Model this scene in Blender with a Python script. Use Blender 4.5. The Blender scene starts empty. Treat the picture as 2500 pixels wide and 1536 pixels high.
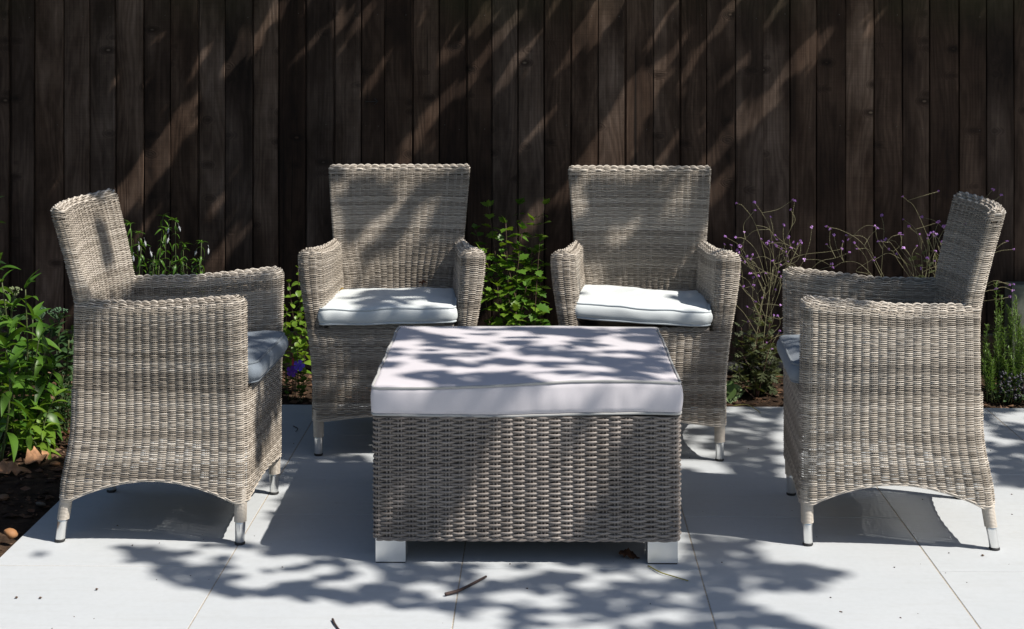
import bpy, math, random
import numpy as np
from mathutils import Vector, Matrix, noise as mnoise

random.seed(7)
rng = np.random.default_rng(7)
SC = bpy.context.scene
COL = SC.collection
R = math.radians

# ------------------------------------------------------------------ camera, sky, sun, exposure
F_PX, CAM_H, HOR = 3963.0, 1.354, 80.0          # focal length in photo pixels, eye height, horizon row
cam = bpy.data.cameras.new('camera')
cam_ob = bpy.data.objects.new('camera', cam)
COL.objects.link(cam_ob)
cam_ob.location = (0, 0, CAM_H)
cam_ob.rotation_euler = (R(90), 0, 0)
cam.sensor_width = 36.0
cam.lens = F_PX / 2500 * 36
cam.shift_y = -(768 - HOR) / 2500
cam.clip_start, cam.clip_end = 0.05, 300
SC.camera = cam_ob

SUN_EL, SUN_AZ = R(52.5), R(26.5)               # azimuth measured from +X towards the camera
SUN = np.array([math.cos(SUN_EL) * math.cos(SUN_AZ), -math.cos(SUN_EL) * math.sin(SUN_AZ), math.sin(SUN_EL)])
world = bpy.data.worlds.new('World')
SC.world = world
world.use_nodes = True
wn = world.node_tree
sky = wn.nodes.new('ShaderNodeTexSky')
sky.sky_type = 'NISHITA'
sky.sun_disc = False
sky.sun_elevation = SUN_EL
sky.sun_rotation = math.atan2(SUN[0], SUN[1])
wn.links.new(sky.outputs[0], wn.nodes['Background'].inputs[0])
wn.nodes['Background'].inputs[1].default_value = 0.066
sl = bpy.data.lights.new('sun', 'SUN')
sl.energy, sl.angle, sl.color = 5.0, R(0.53), (1.0, 0.94, 0.86)
sun_ob = bpy.data.objects.new('sun', sl)
COL.objects.link(sun_ob)
sun_ob.location = tuple(SUN * 20)
sun_ob.rotation_euler = Vector(SUN).to_track_quat('Z', 'Y').to_euler()
SC.view_settings.view_transform = 'Standard'
SC.view_settings.look = 'None'
SC.view_settings.gamma = 1
SC.view_settings.use_curve_mapping = False
SC.view_settings.exposure = 0.32

# ------------------------------------------------------------------ helpers
def at(px, py, Y):
    """world point seen at photo pixel (px, py) at distance Y"""
    return np.array([(px - 1250) * Y / F_PX, Y, CAM_H - (py - HOR) * Y / F_PX])

def gnd(px, py, z=0.0):
    return at(px, py, F_PX * (CAM_H - z) / (py - HOR))

class MB:
    """collects vertices and quads/tris with a per-vertex tone, builds one mesh"""
    def __init__(s):
        s.V, s.Q, s.T, s.tone, s.n = [], [], [], [], 0
    def add(s, V, quads=None, tris=None, tone=0.5):
        V = np.asarray(V, float).reshape(-1, 3)
        if quads is not None and len(quads):
            s.Q.append(np.asarray(quads, np.int64).reshape(-1, 4) + s.n)
        if tris is not None and len(tris):
            s.T.append(np.asarray(tris, np.int64).reshape(-1, 3) + s.n)
        s.V.append(V)
        s.tone.append(np.broadcast_to(np.asarray(tone, float), (len(V),)))
        s.n += len(V)
    def mesh(s, name, mat, smooth=True):
        me = bpy.data.meshes.new(name)
        V = np.concatenate(s.V)
        Q = np.concatenate(s.Q) if s.Q else np.zeros((0, 4), np.int64)
        T = np.concatenate(s.T) if s.T else np.zeros((0, 3), np.int64)
        me.vertices.add(len(V)); me.vertices.foreach_set('co', V.astype(np.float32).ravel())
        loops = np.concatenate([Q.ravel(), T.ravel()]).astype(np.int32)
        me.loops.add(len(loops)); me.loops.foreach_set('vertex_index', loops)
        starts = np.concatenate([np.arange(len(Q)) * 4, len(Q) * 4 + np.arange(len(T)) * 3]).astype(np.int32)
        me.polygons.add(len(starts)); me.polygons.foreach_set('loop_start', starts)
        a = me.attributes.new('tone', 'FLOAT', 'POINT')
        a.data.foreach_set('value', np.concatenate(s.tone).astype(np.float32))
        me.update(calc_edges=True)
        me.polygons.foreach_set('use_smooth', np.full(len(starts), bool(smooth)))
        me.materials.append(mat)
        return me
    def build(s, name, mat, parent=None, smooth=True, kind=None):
        return link(name, s.mesh(name, mat, smooth), parent, kind)

def link(name, me, parent=None, kind=None):
    o = bpy.data.objects.new(name, me)
    COL.objects.link(o)
    if parent is not None:
        o.parent = parent
    if kind:
        o['kind'] = kind
    return o

def tag(o, label, cat, group=None):
    o['label'] = label; o['category'] = cat
    if group:
        o['group'] = group
    return o

def empty(name, loc=(0, 0, 0), rz=0.0):
    o = bpy.data.objects.new(name, None)
    COL.objects.link(o)
    o.location = tuple(loc); o.rotation_euler = (0, 0, rz)
    o.empty_display_size = 0.1
    return o

def unit(a):
    n = np.linalg.norm(a, axis=-1, keepdims=True)
    return a / np.maximum(n, 1e-9)

def sweep(mb, P, A, B, k=5, closed=False, tone=0.5, caps=False):
    """tube through points P with section half-axes A, B (vectors per point)"""
    m = len(P)
    th = np.arange(k) * 2 * math.pi / k + 0.3
    V = P[:, None, :] + A[:, None, :] * np.cos(th)[None, :, None] + B[:, None, :] * np.sin(th)[None, :, None]
    i = np.arange(m if closed else m - 1); j = np.arange(k)
    a = (i[:, None] * k + j[None, :]); b = (i[:, None] * k + (j + 1) % k)
    i2 = (i + 1) % m
    c = (i2[:, None] * k + (j + 1) % k); d = (i2[:, None] * k + j[None, :])
    q = np.stack([a, b, c, d], -1).reshape(-1, 4)
    t = None
    if caps and not closed:
        t = [(0, x + 1, x) for x in range(1, k - 1)] + [((m - 1) * k, (m - 1) * k + x, (m - 1) * k + x + 1) for x in range(1, k - 1)]
    mb.add(V.reshape(-1, 3), quads=q, tris=t, tone=np.repeat(np.broadcast_to(tone, (m,)), k))

def stem(mb, pts, r0, r1, k=5, tone=0.5, seg=None):
    """round tapered tube along a smooth polyline"""
    P = smooth_line(pts, seg) if seg else np.asarray(pts, float)
    T = unit(np.gradient(P, axis=0))
    ref = np.array([0.3, 0.9, 0.31]) if abs(T[0][2]) > 0.6 else np.array([0.1, 0.2, 1.0])
    A = unit(np.cross(T, ref)); B = np.cross(T, A)
    r = np.linspace(r0, r1, len(P))[:, None]
    sweep(mb, P, A * r, B * r, k, tone=tone, caps=True)
    return P

def smooth_line(pts, n):
    """Catmull-Rom through the points, n samples"""
    p = np.asarray(pts, float)
    p = np.vstack([2 * p[0] - p[1], p, 2 * p[-1] - p[-2]])
    t = np.linspace(0, len(p) - 3 - 1e-6, n)
    i = t.astype(int); u = (t - i)[:, None]
    a, b, c, d = p[i], p[i + 1], p[i + 2], p[i + 3]
    return 0.5 * (2 * b + (c - a) * u + (2 * a - 5 * b + 4 * c - d) * u ** 2 + (3 * b - a - 3 * c + d) * u ** 3)

def boxv(mb, lo, hi, tone=0.5, bev=0.0):
    """box with a chamfered top edge"""
    x0, y0, z0 = lo; x1, y1, z1 = hi; b = bev
    V = [(x0, y0, z0), (x1, y0, z0), (x1, y1, z0), (x0, y1, z0)]
    if b:
        V += [(x0, y0, z1 - b), (x1, y0, z1 - b), (x1, y1, z1 - b), (x0, y1, z1 - b)]
        V += [(x0 + b, y0 + b, z1), (x1 - b, y0 + b, z1), (x1 - b, y1 - b, z1), (x0 + b, y1 - b, z1)]
    else:
        V += [(x0, y0, z1), (x1, y0, z1), (x1, y1, z1), (x0, y1, z1)]
    Q = [(3, 2, 1, 0)]
    for l in range(2 if b else 1):
        for i in range(4):
            Q.append((l * 4 + i, l * 4 + (i + 1) % 4, l * 4 + 4 + (i + 1) % 4, l * 4 + 4 + i))
    t = 8 if b else 4
    Q.append((t, t + 1, t + 2, t + 3))
    mb.add(V, quads=Q, tone=tone)

def lathe(mb, prof, k=16, centre=None, tone=0.5):
    """prof: list of (r, z); centre(z) gives the axis offset"""
    prof = np.asarray(prof, float)
    th = np.arange(k) * 2 * math.pi / k
    m = len(prof)
    V = np.zeros((m, k, 3))
    V[:, :, 0] = prof[:, 0, None] * np.cos(th); V[:, :, 1] = prof[:, 0, None] * np.sin(th); V[:, :, 2] = prof[:, 1, None]
    if centre is not None:
        for i in range(m):
            c = centre(prof[i, 1]); V[i, :, 0] += c[0]; V[i, :, 1] += c[1]
    i = np.arange(m - 1); j = np.arange(k)
    q = np.stack([i[:, None] * k + j, i[:, None] * k + (j + 1) % k, (i[:, None] + 1) * k + (j + 1) % k, (i[:, None] + 1) * k + j], -1).reshape(-1, 4)
    t = [(0, x + 1, x) for x in range(1, k - 1)] + [((m - 1) * k, (m - 1) * k + x, (m - 1) * k + x + 1) for x in range(1, k - 1)]
    mb.add(V.reshape(-1, 3), quads=q, tris=t, tone=tone)

# ------------------------------------------------------------------ materials
class NT:
    def __init__(s, name):
        s.m = bpy.data.materials.new(name); s.m.use_nodes = True
        s.t = s.m.node_tree; s.b = s.t.nodes['Principled BSDF']; s.out = s.t.nodes['Material Output']
    def n(s, typ, **kw):
        x = s.t.nodes.new('ShaderNode' + typ)
        for k, v in kw.items():
            if k.startswith('i_'):
                k2 = k[2:]; x.inputs[int(k2) if k2.isdigit() else k2.replace('_', ' ')].default_value = v
            else:
                setattr(x, k, v)
        return x
    def l(s, a, b):
        s.t.links.new(a, b)
    def coords(s, scale=(1, 1, 1), kind='Object', offset_random=False):
        tc = s.n('TexCoord'); src = tc.outputs[kind]
        if offset_random:
            oi = s.n('ObjectInfo'); mu = s.n('Math', operation='MULTIPLY'); s.l(oi.outputs['Random'], mu.inputs[0]); mu.inputs[1].default_value = 7.0
            cb = s.n('CombineXYZ'); s.l(mu.outputs[0], cb.inputs[0]); s.l(mu.outputs[0], cb.inputs[2])
            va = s.n('VectorMath', operation='ADD'); s.l(src, va.inputs[0]); s.l(cb.outputs[0], va.inputs[1]); src = va.outputs[0]
        mp = s.n('Mapping'); s.l(src, mp.inputs[0]); mp.inputs['Scale'].default_value = scale
        return mp.outputs[0]
    def noise(s, vec, scale, detail=4, rough=0.55, dist=0.0):
        x = s.n('TexNoise', i_Scale=scale, i_Detail=detail, i_Roughness=rough, i_Distortion=dist); s.l(vec, x.inputs['Vector'])
        return x.outputs['Fac']
    def ramp(s, fac, stops):
        r = s.n('ValToRGB'); s.l(fac, r.inputs[0]); e = r.color_ramp.elements
        while len(e) < len(stops): e.new(0.5)
        for i, (p, c) in enumerate(stops):
            e[i].position = p; e[i].color = (*c, 1) if len(c) == 3 else c
        return r.outputs[0]
    def mix(s, fac, a, b, mode='MIX'):
        x = s.n('Mix', data_type='RGBA', blend_type=mode)
        for sock, v in ((x.inputs[0], fac), (x.inputs[6], a), (x.inputs[7], b)):
            if isinstance(v, (int, float)): sock.default_value = v
            elif isinstance(v, tuple): sock.default_value = (*v, 1)
            else: s.l(v, sock)
        return x.outputs[2]
    def math(s, op, a, b=None):
        x = s.n('Math', operation=op)
        for sock, v in zip(x.inputs, (a, b)):
            if v is None: continue
            if isinstance(v, (int, float)): sock.default_value = v
            else: s.l(v, sock)
        return x.outputs[0]
    def attr(s, name):
        return s.n('Attribute', attribute_name=name).outputs['Fac']
    def bump(s, h, strength, dist):
        x = s.n('Bump', i_Strength=strength, i_Distance=dist); s.l(h, x.inputs['Height']); s.l(x.outputs[0], s.b.inputs['Normal'])
    def set(s, color=None, rough=None, metal=None, spec=None):
        if color is not None:
            if isinstance(color, tuple): s.b.inputs['Base Color'].default_value = (*color, 1)
            else: s.l(color, s.b.inputs['Base Color'])
        if rough is not None:
            if isinstance(rough, (int, float)): s.b.inputs['Roughness'].default_value = rough
            else: s.l(rough, s.b.inputs['Roughness'])
        if metal is not None: s.b.inputs['Metallic'].default_value = metal
        if spec is not None: s.b.inputs['Specular IOR Level'].default_value = spec
        return s.m

def mat_wicker(name, dark, mid, light, rough=0.5):
    t = NT(name)
    c = t.ramp(t.attr('tone'), [(0.0, dark), (0.5, mid), (1.0, light)])
    v = t.coords((1, 1, 1))
    n = t.noise(v, 260, 3, 0.6)
    c = t.mix(0.25, c, t.ramp(n, [(0.3, (0.45, 0.45, 0.45)), (0.7, (1.0, 1.0, 1.0))]), 'MULTIPLY')
    big = t.noise(v, 5, 2)
    c = t.mix(0.25, c, t.ramp(big, [(0.35, (0.7, 0.68, 0.64)), (0.65, (1, 1, 1))]), 'MULTIPLY')
    return t.set(c, rough, spec=0.4)

M_WICKER = mat_wicker('wicker_pale', (0.20, 0.172, 0.141), (0.44, 0.388, 0.325), (0.70, 0.64, 0.56), 0.38)
M_WICKER_T = mat_wicker('wicker_taupe', (0.145, 0.123, 0.108), (0.235, 0.205, 0.184), (0.34, 0.305, 0.28), 0.40)

def mat_fabric(name, col, rib=0.0, weave=900, bump=0.2):
    t = NT(name)
    v = t.coords()
    n = t.noise(v, 7, 3)
    fine = t.noise(v, weave, 2, 0.7)
    c = t.mix(1.0, col, t.ramp(n, [(0.3, (0.93, 0.93, 0.93)), (0.7, (1, 1, 1))]), 'MULTIPLY')
    c = t.mix(0.5, c, t.ramp(fine, [(0.3, (0.8, 0.8, 0.8)), (0.7, (1, 1, 1))]), 'MULTIPLY')
    h = fine
    if rib:
        w = t.n('TexWave', wave_type='BANDS', bands_direction='X', i_Scale=rib, i_Distortion=0.3, i_Detail=1.0); t.l(v, w.inputs['Vector'])
        c = t.mix(0.10, c, w.outputs['Color'], 'MULTIPLY'); h = w.outputs['Fac']
    t.bump(h, bump, 0.0012)
    t.b.inputs['Sheen Weight'].default_value = 0.15
    return t.set(c, 0.85, spec=0.25)

M_CUSH_W = mat_fabric('cushion_fabric_white', (0.70, 0.745, 0.75), weave=700)
M_CUSH_G = mat_fabric('cushion_fabric_grey', (0.20, 0.235, 0.275), weave=500, bump=0.4)
M_CUSH_T = mat_fabric('cushion_fabric_lilac', (0.685, 0.655, 0.69), rib=120)
M_PIPE_W = mat_fabric('piping_white', (0.60, 0.655, 0.68))
M_PIPE_G = mat_fabric('piping_grey', (0.19, 0.22, 0.25))
M_PIPE_T = mat_fabric('piping_pale_grey', (0.42, 0.42, 0.41))

def mat_metal(name, col, rough):
    t = NT(name)
    n = t.noise(t.coords((1, 1, 0.15)), 90, 3)
    r = t.n('MapRange'); t.l(n, r.inputs[0]); r.inputs[3].default_value = rough * 0.7; r.inputs[4].default_value = rough * 1.4
    return t.set(col, r.outputs[0], 1.0)
M_ALU = mat_metal('brushed_aluminium', (0.80, 0.80, 0.79), 0.30)
M_CHROME = mat_metal('satin_chrome', (0.88, 0.88, 0.87), 0.36)
t = NT('black_rubber'); M_RUBBER = t.set(t.ramp(t.noise(t.coords(), 200), [(0.3, (0.012, 0.012, 0.013)), (0.7, (0.03, 0.03, 0.03))]), 0.6)

def mat_wood():
    t = NT('weathered_fence_wood')
    oi = t.n('ObjectInfo').outputs['Random']
    v = t.coords((1, 1, 1), offset_random=True)
    # knots
    mk = t.n('Mapping'); t.l(v, mk.inputs[0]); mk.inputs['Scale'].default_value = (9.0, 0.0, 17.0)
    vo = t.n('TexVoronoi', i_Scale=1.0, i_Randomness=0.9); t.l(mk.outputs[0], vo.inputs['Vector'])
    d = vo.outputs['Distance']
    pick = t.math('GREATER_THAN', t.n('SeparateColor').outputs[0], 0.80)
    sc = pick.node.inputs[0].links[0].from_node; t.l(vo.outputs['Color'], sc.inputs[0])
    near = t.n('MapRange', interpolation_type='SMOOTHSTEP'); t.l(d, near.inputs[0])
    near.inputs[1].default_value = 0.42; near.inputs[2].default_value = 0.06
    knot = t.math('MULTIPLY', near.outputs[0], pick)
    core = t.n('MapRange', interpolation_type='SMOOTHSTEP'); t.l(d, core.inputs[0]); core.inputs[1].default_value = 0.10; core.inputs[2].default_value = 0.03
    core = t.math('MULTIPLY', core.outputs[0], pick)
    # growth rings: bands across the board, bent round knots and by slow noise
    slow = t.noise(t.coords((6, 1, 0.9), offset_random=True), 1.0, 2)
    sx = t.n('SeparateXYZ'); t.l(v, sx.inputs[0])
    band = t.math('ADD', t.math('MULTIPLY', sx.outputs[0], 30.0), t.math('ADD', t.math('MULTIPLY', slow, 16.0), t.math('MULTIPLY', knot, 3.0)))
    ring = t.math('ADD', t.math('MULTIPLY', t.math('SINE', t.math('MULTIPLY', band, 6.0)), 0.5), 0.5)
    fib = t.noise(t.coords((170, 1, 2.2), offset_random=True), 1.0, 4, 0.65)
    saw = t.noise(t.coords((3, 1, 330), offset_random=True), 1.0, 2, 0.6)
    blot = t.noise(t.coords((5, 1, 1.7), offset_random=True), 1.0, 4, 0.6)
    c = t.ramp(blot, [(0.25, (0.014, 0.008, 0.005)), (0.45, (0.084, 0.058, 0.043)), (0.8, (0.27, 0.215, 0.18))])
    c = t.mix(0.75, c, t.ramp(fib, [(0.3, (0.45, 0.42, 0.40)), (0.65, (1, 1, 1))]), 'MULTIPLY')
    c = t.mix(0.40, c, t.ramp(ring, [(0.15, (0.45, 0.40, 0.36)), (0.75, (1, 1, 1))]), 'MULTIPLY')
    c = t.mix(0.30, c, t.ramp(saw, [(0.35, (0.5, 0.5, 0.5)), (0.6, (1, 1, 1))]), 'MULTIPLY')
    c = t.mix(t.math('MULTIPLY', knot, 0.9), c, (0.022, 0.014, 0.010))
    c = t.mix(t.math('MULTIPLY', core, 0.8), c, (0.20, 0.165, 0.13))
    split = t.noise(t.coords((46, 1, 0.7), offset_random=True), 1.0, 2, 0.5, 0.6)
    sp = t.n('MapRange', interpolation_type='SMOOTHSTEP'); t.l(split, sp.inputs[0]); sp.inputs[1].default_value = 0.69; sp.inputs[2].default_value = 0.75
    c = t.mix(t.math('MULTIPLY', sp.outputs[0], 0.85), c, (0.010, 0.007, 0.005))
    damp = t.noise(t.coords((9, 1, 3.0), offset_random=True), 1.0, 5, 0.7)
    c = t.mix(0.8, c, t.ramp(damp, [(0.34, (0.42, 0.38, 0.35)), (0.52, (1, 1, 1)), (0.72, (1.3, 1.28, 1.26))]), 'MULTIPLY')
    # board to board
    c = t.mix(1.0, c, t.ramp(oi, [(0.0, (0.30, 0.22, 0.17)), (0.3, (0.86, 0.73, 0.63)), (0.5, (0.48, 0.45, 0.44)), (0.75, (1.02, 0.95, 0.90)), (1.0, (1.25, 1.10, 0.97))]), 'MULTIPLY')
    # green algae on the upper part
    ge = t.n('NewGeometry'); sg = t.n('SeparateXYZ'); t.l(ge.outputs['Position'], sg.inputs[0])
    hi = t.n('MapRange', interpolation_type='SMOOTHSTEP'); t.l(sg.outputs[2], hi.inputs[0]); hi.inputs[1].default_value = 1.28; hi.inputs[2].default_value = 1.7
    al = t.noise(ge.outputs['Position'], 1.7, 4, 0.6)
    am = t.n('MapRange'); t.l(al, am.inputs[0]); am.inputs[1].default_value = 0.42; am.inputs[2].default_value = 0.62
    c = t.mix(t.math('MULTIPLY', t.math('MULTIPLY', hi.outputs[0], am.outputs[0]), 0.55), c, (0.055, 0.062, 0.022))
    h = t.math('ADD', t.math('MULTIPLY', fib, 0.6), t.math('ADD', t.math('MULTIPLY', saw, 0.45), t.math('MULTIPLY', ring, 0.25)))
    t.bump(h, 0.8, 0.0022)
    return t.set(c, 0.82, spec=0.25)
M_WOOD = mat_wood()

def mat_slab():
    t = NT('pale_porcelain_paving')
    oi = t.n('ObjectInfo').outputs['Random']
    v = t.coords(offset_random=True)
    a = t.noise(v, 2.2, 5, 0.6); b = t.noise(v, 60, 3, 0.6); g = t.noise(t.coords((1, 7, 1), offset_random=True), 5, 4, 0.65)
    c = t.ramp(a, [(0.3, (0.475, 0.503, 0.522)), (0.7, (0.510, 0.535, 0.552))])
    c = t.mix(0.35, c, t.ramp(b, [(0.3, (0.88, 0.88, 0.87)), (0.6, (1, 1, 1))]), 'MULTIPLY')
    c = t.mix(0.4, c, t.ramp(g, [(0.36, (0.93, 0.92, 0.90)), (0.5, (1, 1, 1))]), 'MULTIPLY')
    st = t.noise(v, 5.0, 5, 0.7)
    c = t.mix(0.6, c, t.ramp(st, [(0.68, (1, 1, 1)), (0.80, (0.88, 0.83, 0.75))]), 'MULTIPLY')
    c = t.mix(1.0, c, t.ramp(oi, [(0, (0.992, 0.992, 0.994)), (1, (1.006, 1.006, 1.004))]), 'MULTIPLY')
    t.bump(t.noise(t.coords(), 150, 3, 0.6), 0.10, 0.0006)
    return t.set(c, 0.62, spec=0.3)
M_SLAB = mat_slab()
t = NT('sandy_mortar'); M_MORTAR = t.set(t.ramp(t.noise(t.coords(), 180, 3), [(0.3, (0.26, 0.22, 0.17)), (0.7, (0.50, 0.45, 0.37))]), 0.95)
t = NT('garden_soil')
v = t.coords()
cs = t.ramp(t.noise(v, 28, 6, 0.7), [(0.3, (0.014, 0.009, 0.006)), (0.55, (0.048, 0.030, 0.019)), (0.8, (0.12, 0.078, 0.05))])
t.bump(t.noise(v, 90, 5, 0.7), 0.8, 0.006)
M_SOIL = t.set(cs, 0.95, spec=0.15)
t = NT('mulch_bits')
M_MULCH = t.set(t.ramp(t.attr('tone'), [(0, (0.018, 0.011, 0.008)), (0.45, (0.075, 0.043, 0.026)), (0.75, (0.15, 0.085, 0.05)), (1, (0.21, 0.14, 0.10))]), 0.9, spec=0.2)
t = NT('leaf_litter_brown')
M_LITTER = t.set(t.ramp(t.attr('tone'), [(0, (0.05, 0.022, 0.012)), (0.6, (0.17, 0.075, 0.035)), (1, (0.32, 0.18, 0.10))]), 0.8)
t = NT('lawn_ground')
M_GROUND = t.set(t.ramp(t.noise(t.coords(), 3, 5), [(0.3, (0.02, 0.028, 0.010)), (0.7, (0.045, 0.055, 0.02))]), 0.95)
t = NT('pebble_stone')
M_PEBBLE = t.set(t.ramp(t.attr('tone'), [(0, (0.34, 0.16, 0.06)), (0.3, (0.20, 0.11, 0.06)), (0.6, (0.10, 0.085, 0.07))]), 0.7)

def mat_leaf(name, c0, c1, rough=0.42, trans=0.35, spec=0.4):
    t = NT(name)
    oi = t.n('ObjectInfo').outputs['Random']
    n = t.noise(t.coords(), 60, 3)
    f = t.math('ADD', t.math('MULTIPLY', oi, 0.55), t.math('ADD', t.math('MULTIPLY', n, 0.35), t.math('MULTIPLY', t.attr('tone'), 0.25)))
    c = t.ramp(f, [(0.15, c0), (0.9, c1)])
    t.set(c, rough, spec=spec)
    tr = t.n('BsdfTranslucent'); mx = t.n('MixShader', i_0=trans)
    yel = t.mix(1.0, c, (1.25, 1.15, 0.5), 'MULTIPLY')
    t.l(yel, tr.inputs[0]); t.l(t.b.outputs[0], mx.inputs[1]); t.l(tr.outputs[0], mx.inputs[2]); t.l(mx.outputs[0], t.out.inputs[0])
    return t.m
M_LEAF_MID = mat_leaf('leaf_mid_green', (0.042, 0.12, 0.014), (0.12, 0.245, 0.033), 0.38)
M_LEAF_BRIGHT = mat_leaf('leaf_fresh_green', (0.075, 0.175, 0.017), (0.20, 0.32, 0.04), 0.36)
M_LEAF_DARK = mat_leaf('leaf_deep_green', (0.012, 0.036, 0.009), (0.032, 0.075, 0.016), 0.4)
M_LEAF_SEDUM = mat_leaf('leaf_fleshy_green', (0.022, 0.055, 0.018), (0.05, 0.10, 0.035), 0.45, 0.15)
M_LEAF_GREY = mat_leaf('leaf_dull_green', (0.045, 0.065, 0.026), (0.12, 0.14, 0.065), 0.6)
M_LEAF_ROSE = mat_leaf('leaf_needle_green', (0.05, 0.125, 0.025), (0.15, 0.25, 0.06), 0.45, 0.2)
M_LEAF_TREE = mat_leaf('leaf_tree_canopy', (0.03, 0.06, 0.012), (0.05, 0.095, 0.02), 0.4, 0.15)
def plain(name, c, rough=0.6, n=120, var=0.25):
    t = NT(name)
    lo = tuple(x * (1 - var) for x in c); hi = tuple(min(1, x * (1 + var)) for x in c)
    return t.set(t.ramp(t.noise(t.coords(), n, 3), [(0.3, lo), (0.7, hi)]), rough)
M_STEM = plain('stem_green', (0.075, 0.095, 0.03))
M_STEM_RED = plain('stem_reddish', (0.085, 0.038, 0.024))
M_STEM_WIRY = plain('stem_wiry', (0.17, 0.155, 0.08))
M_STEM_BROWN = plain('stem_brown', (0.10, 0.062, 0.04))
M_BARK = plain('tree_bark', (0.09, 0.075, 0.06), 0.9, 30, 0.45)
M_PURPLE = plain('petal_purple', (0.42, 0.20, 0.54), 0.5)
M_VIOLET = plain('petal_violet_blue', (0.14, 0.07, 0.62), 0.5)
M_VIOLET_D = plain('petal_deep_violet', (0.14, 0.03, 0.38), 0.5)
M_WHITE = plain('petal_white', (0.50, 0.51, 0.53), 0.5, var=0.1)
M_REDPET = plain('petal_red', (0.42, 0.02, 0.06), 0.5)
M_CREAM = plain('bud_cream', (0.17, 0.21, 0.10), 0.7)
M_CREAM_G = plain('bud_green', (0.06, 0.12, 0.06), 0.7)
M_DRY = plain('leaf_dry_tan', (0.36, 0.19, 0.095), 0.75, 40, 0.4)
M_DRY_BR = plain('leaf_dry_brown', (0.11, 0.045, 0.02), 0.75, 60, 0.4)
M_DRY_YE = plain('leaf_dry_yellow', (0.42, 0.27, 0.03), 0.7, 60)
M_TWIG = plain('twig_brown', (0.06, 0.038, 0.033), 0.85, 90, 0.4)
M_STALK = plain('stalk_yellow', (0.30, 0.27, 0.08), 0.7)
M_HOSE = plain('black_hose', (0.010, 0.010, 0.011), 0.8, 90)
M_CONC = plain('mossy_concrete', (0.115, 0.125, 0.10), 0.9, 26, 0.35)
M_GREYFL = plain('bud_slate_grey', (0.075, 0.072, 0.09), 0.8)
M_NAIL = plain('nail_head', (0.12, 0.11, 0.10), 0.5)

# ------------------------------------------------------------------ setting: ground, soil, patio
TH = R(-1.157)                                   # the paving and fence run 1.2 degrees off the view axis
UP = np.array([math.cos(TH), math.sin(TH)]); UQ = np.array([-math.sin(TH), math.cos(TH)])
ORG = np.array([-0.7364, 3.685])
def pv(p, q):
    return ORG + UP * p + UQ * q
def unpv(x, y):
    d = np.stack([np.asarray(x) - ORG[0], np.asarray(y) - ORG[1]], -1)
    return d @ UP, d @ UQ

mb = MB()
gs = np.linspace(-60, 60, 25)
gx, gy = np.meshgrid(gs, gs, indexing='ij')
gi = np.arange(25 * 25).reshape(25, 25)
gq = np.stack([gi[:-1, :-1], gi[1:, :-1], gi[1:, 1:], gi[:-1, 1:]], -1).reshape(-1, 4)
mb.add(np.stack([gx.ravel(), gy.ravel(), np.full(625, -0.12)], -1), quads=gq)
g = mb.build('ground', M_GROUND, kind='structure')

def soil_h(x, y):
    return 0.018 * mnoise.fractal(Vector((x * 5, y * 5, 1.3)), 1.0, 2.0, 4) + 0.012 * mnoise.noise(Vector((x * 1.3, y * 1.3, 4)))
P0, Q1 = -0.597, 2.225                           # patio left edge, patio far edge
def soil_strip(p0, p1, q0, q1, step):
    mb = MB()
    ps = np.arange(p0, p1 + step * 0.5, step); qs = np.arange(q0, q1 + step * 0.5, step)
    V = []
    for p in ps:
        for q in qs:
            x, y = pv(p, q)
            edge = min(abs(p - P0) if q < Q1 else 9, abs(q - Q1) if p > P0 else 9)
            V.append((x, y, soil_h(x, y) - 0.012 + 0.018 * (1 - math.exp(-edge / 0.12))))
    i = np.arange(len(ps) * len(qs)).reshape(len(ps), len(qs))
    mb.add(V, quads=np.stack([i[:-1, :-1], i[1:, :-1], i[1:, 1:], i[:-1, 1:]], -1).reshape(-1, 4))
    return mb
bed1 = soil_strip(P0 - 2.4, 4.6, Q1 + 0.004, 3.0, 0.03)
bed1.build('soil_bed', M_SOIL, kind='structure')
bed2 = soil_strip(P0 - 2.4, P0 - 0.004, -1.2, Q1, 0.03)
bed2.build('soil_bed', M_SOIL, kind='structure')

# patio: mortar bed with every slab a part
mb = MB()
a, b, c, d = pv(P0 + 0.002, -4.4), pv(4.6, -4.4), pv(4.6, Q1 - 0.002), pv(P0 + 0.002, Q1 - 0.002)
V = [(*a, -0.10), (*b, -0.10), (*c, -0.10), (*d, -0.10), (*a, -0.0012), (*b, -0.0012), (*c, -0.0012), (*d, -0.0012)]
mb.add(V, quads=[(0, 1, 5, 4), (1, 2, 6, 5), (2, 3, 7, 6), (3, 0, 4, 7), (4, 5, 6, 7)])
patio = mb.build('patio', M_MORTAR, smooth=False, kind='structure')
def slab(p0, p1, q0, q1):
    j = 0.0016
    c = pv((p0 + p1) / 2, (q0 + q1) / 2)
    w, l = (p1 - p0) / 2 - j, (q1 - q0) / 2 - j
    mb = MB(); boxv(mb, (-w, -l, -0.0030), (w, l, 0.0), bev=0.0009)
    o = mb.build('paving_slab', M_SLAB, patio, smooth=False)
    o.location = (c[0], c[1], random.uniform(-0.0004, 0.0004)); o.rotation_euler = (random.uniform(-4e-4, 4e-4), random.uniform(-4e-4, 4e-4), TH)
for ci in range(8):
    p0 = P0 if ci == 0 else (ci - 1) * 0.6
    p1 = ci * 0.6
    qs = [Q1]
    q = 1.333 if ci % 2 == 0 else 1.783
    while q > -4.4:
        qs.append(q); q -= 0.9
    for k in range(len(qs) - 1):
        slab(p0, p1, qs[k + 1], qs[k])

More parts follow.
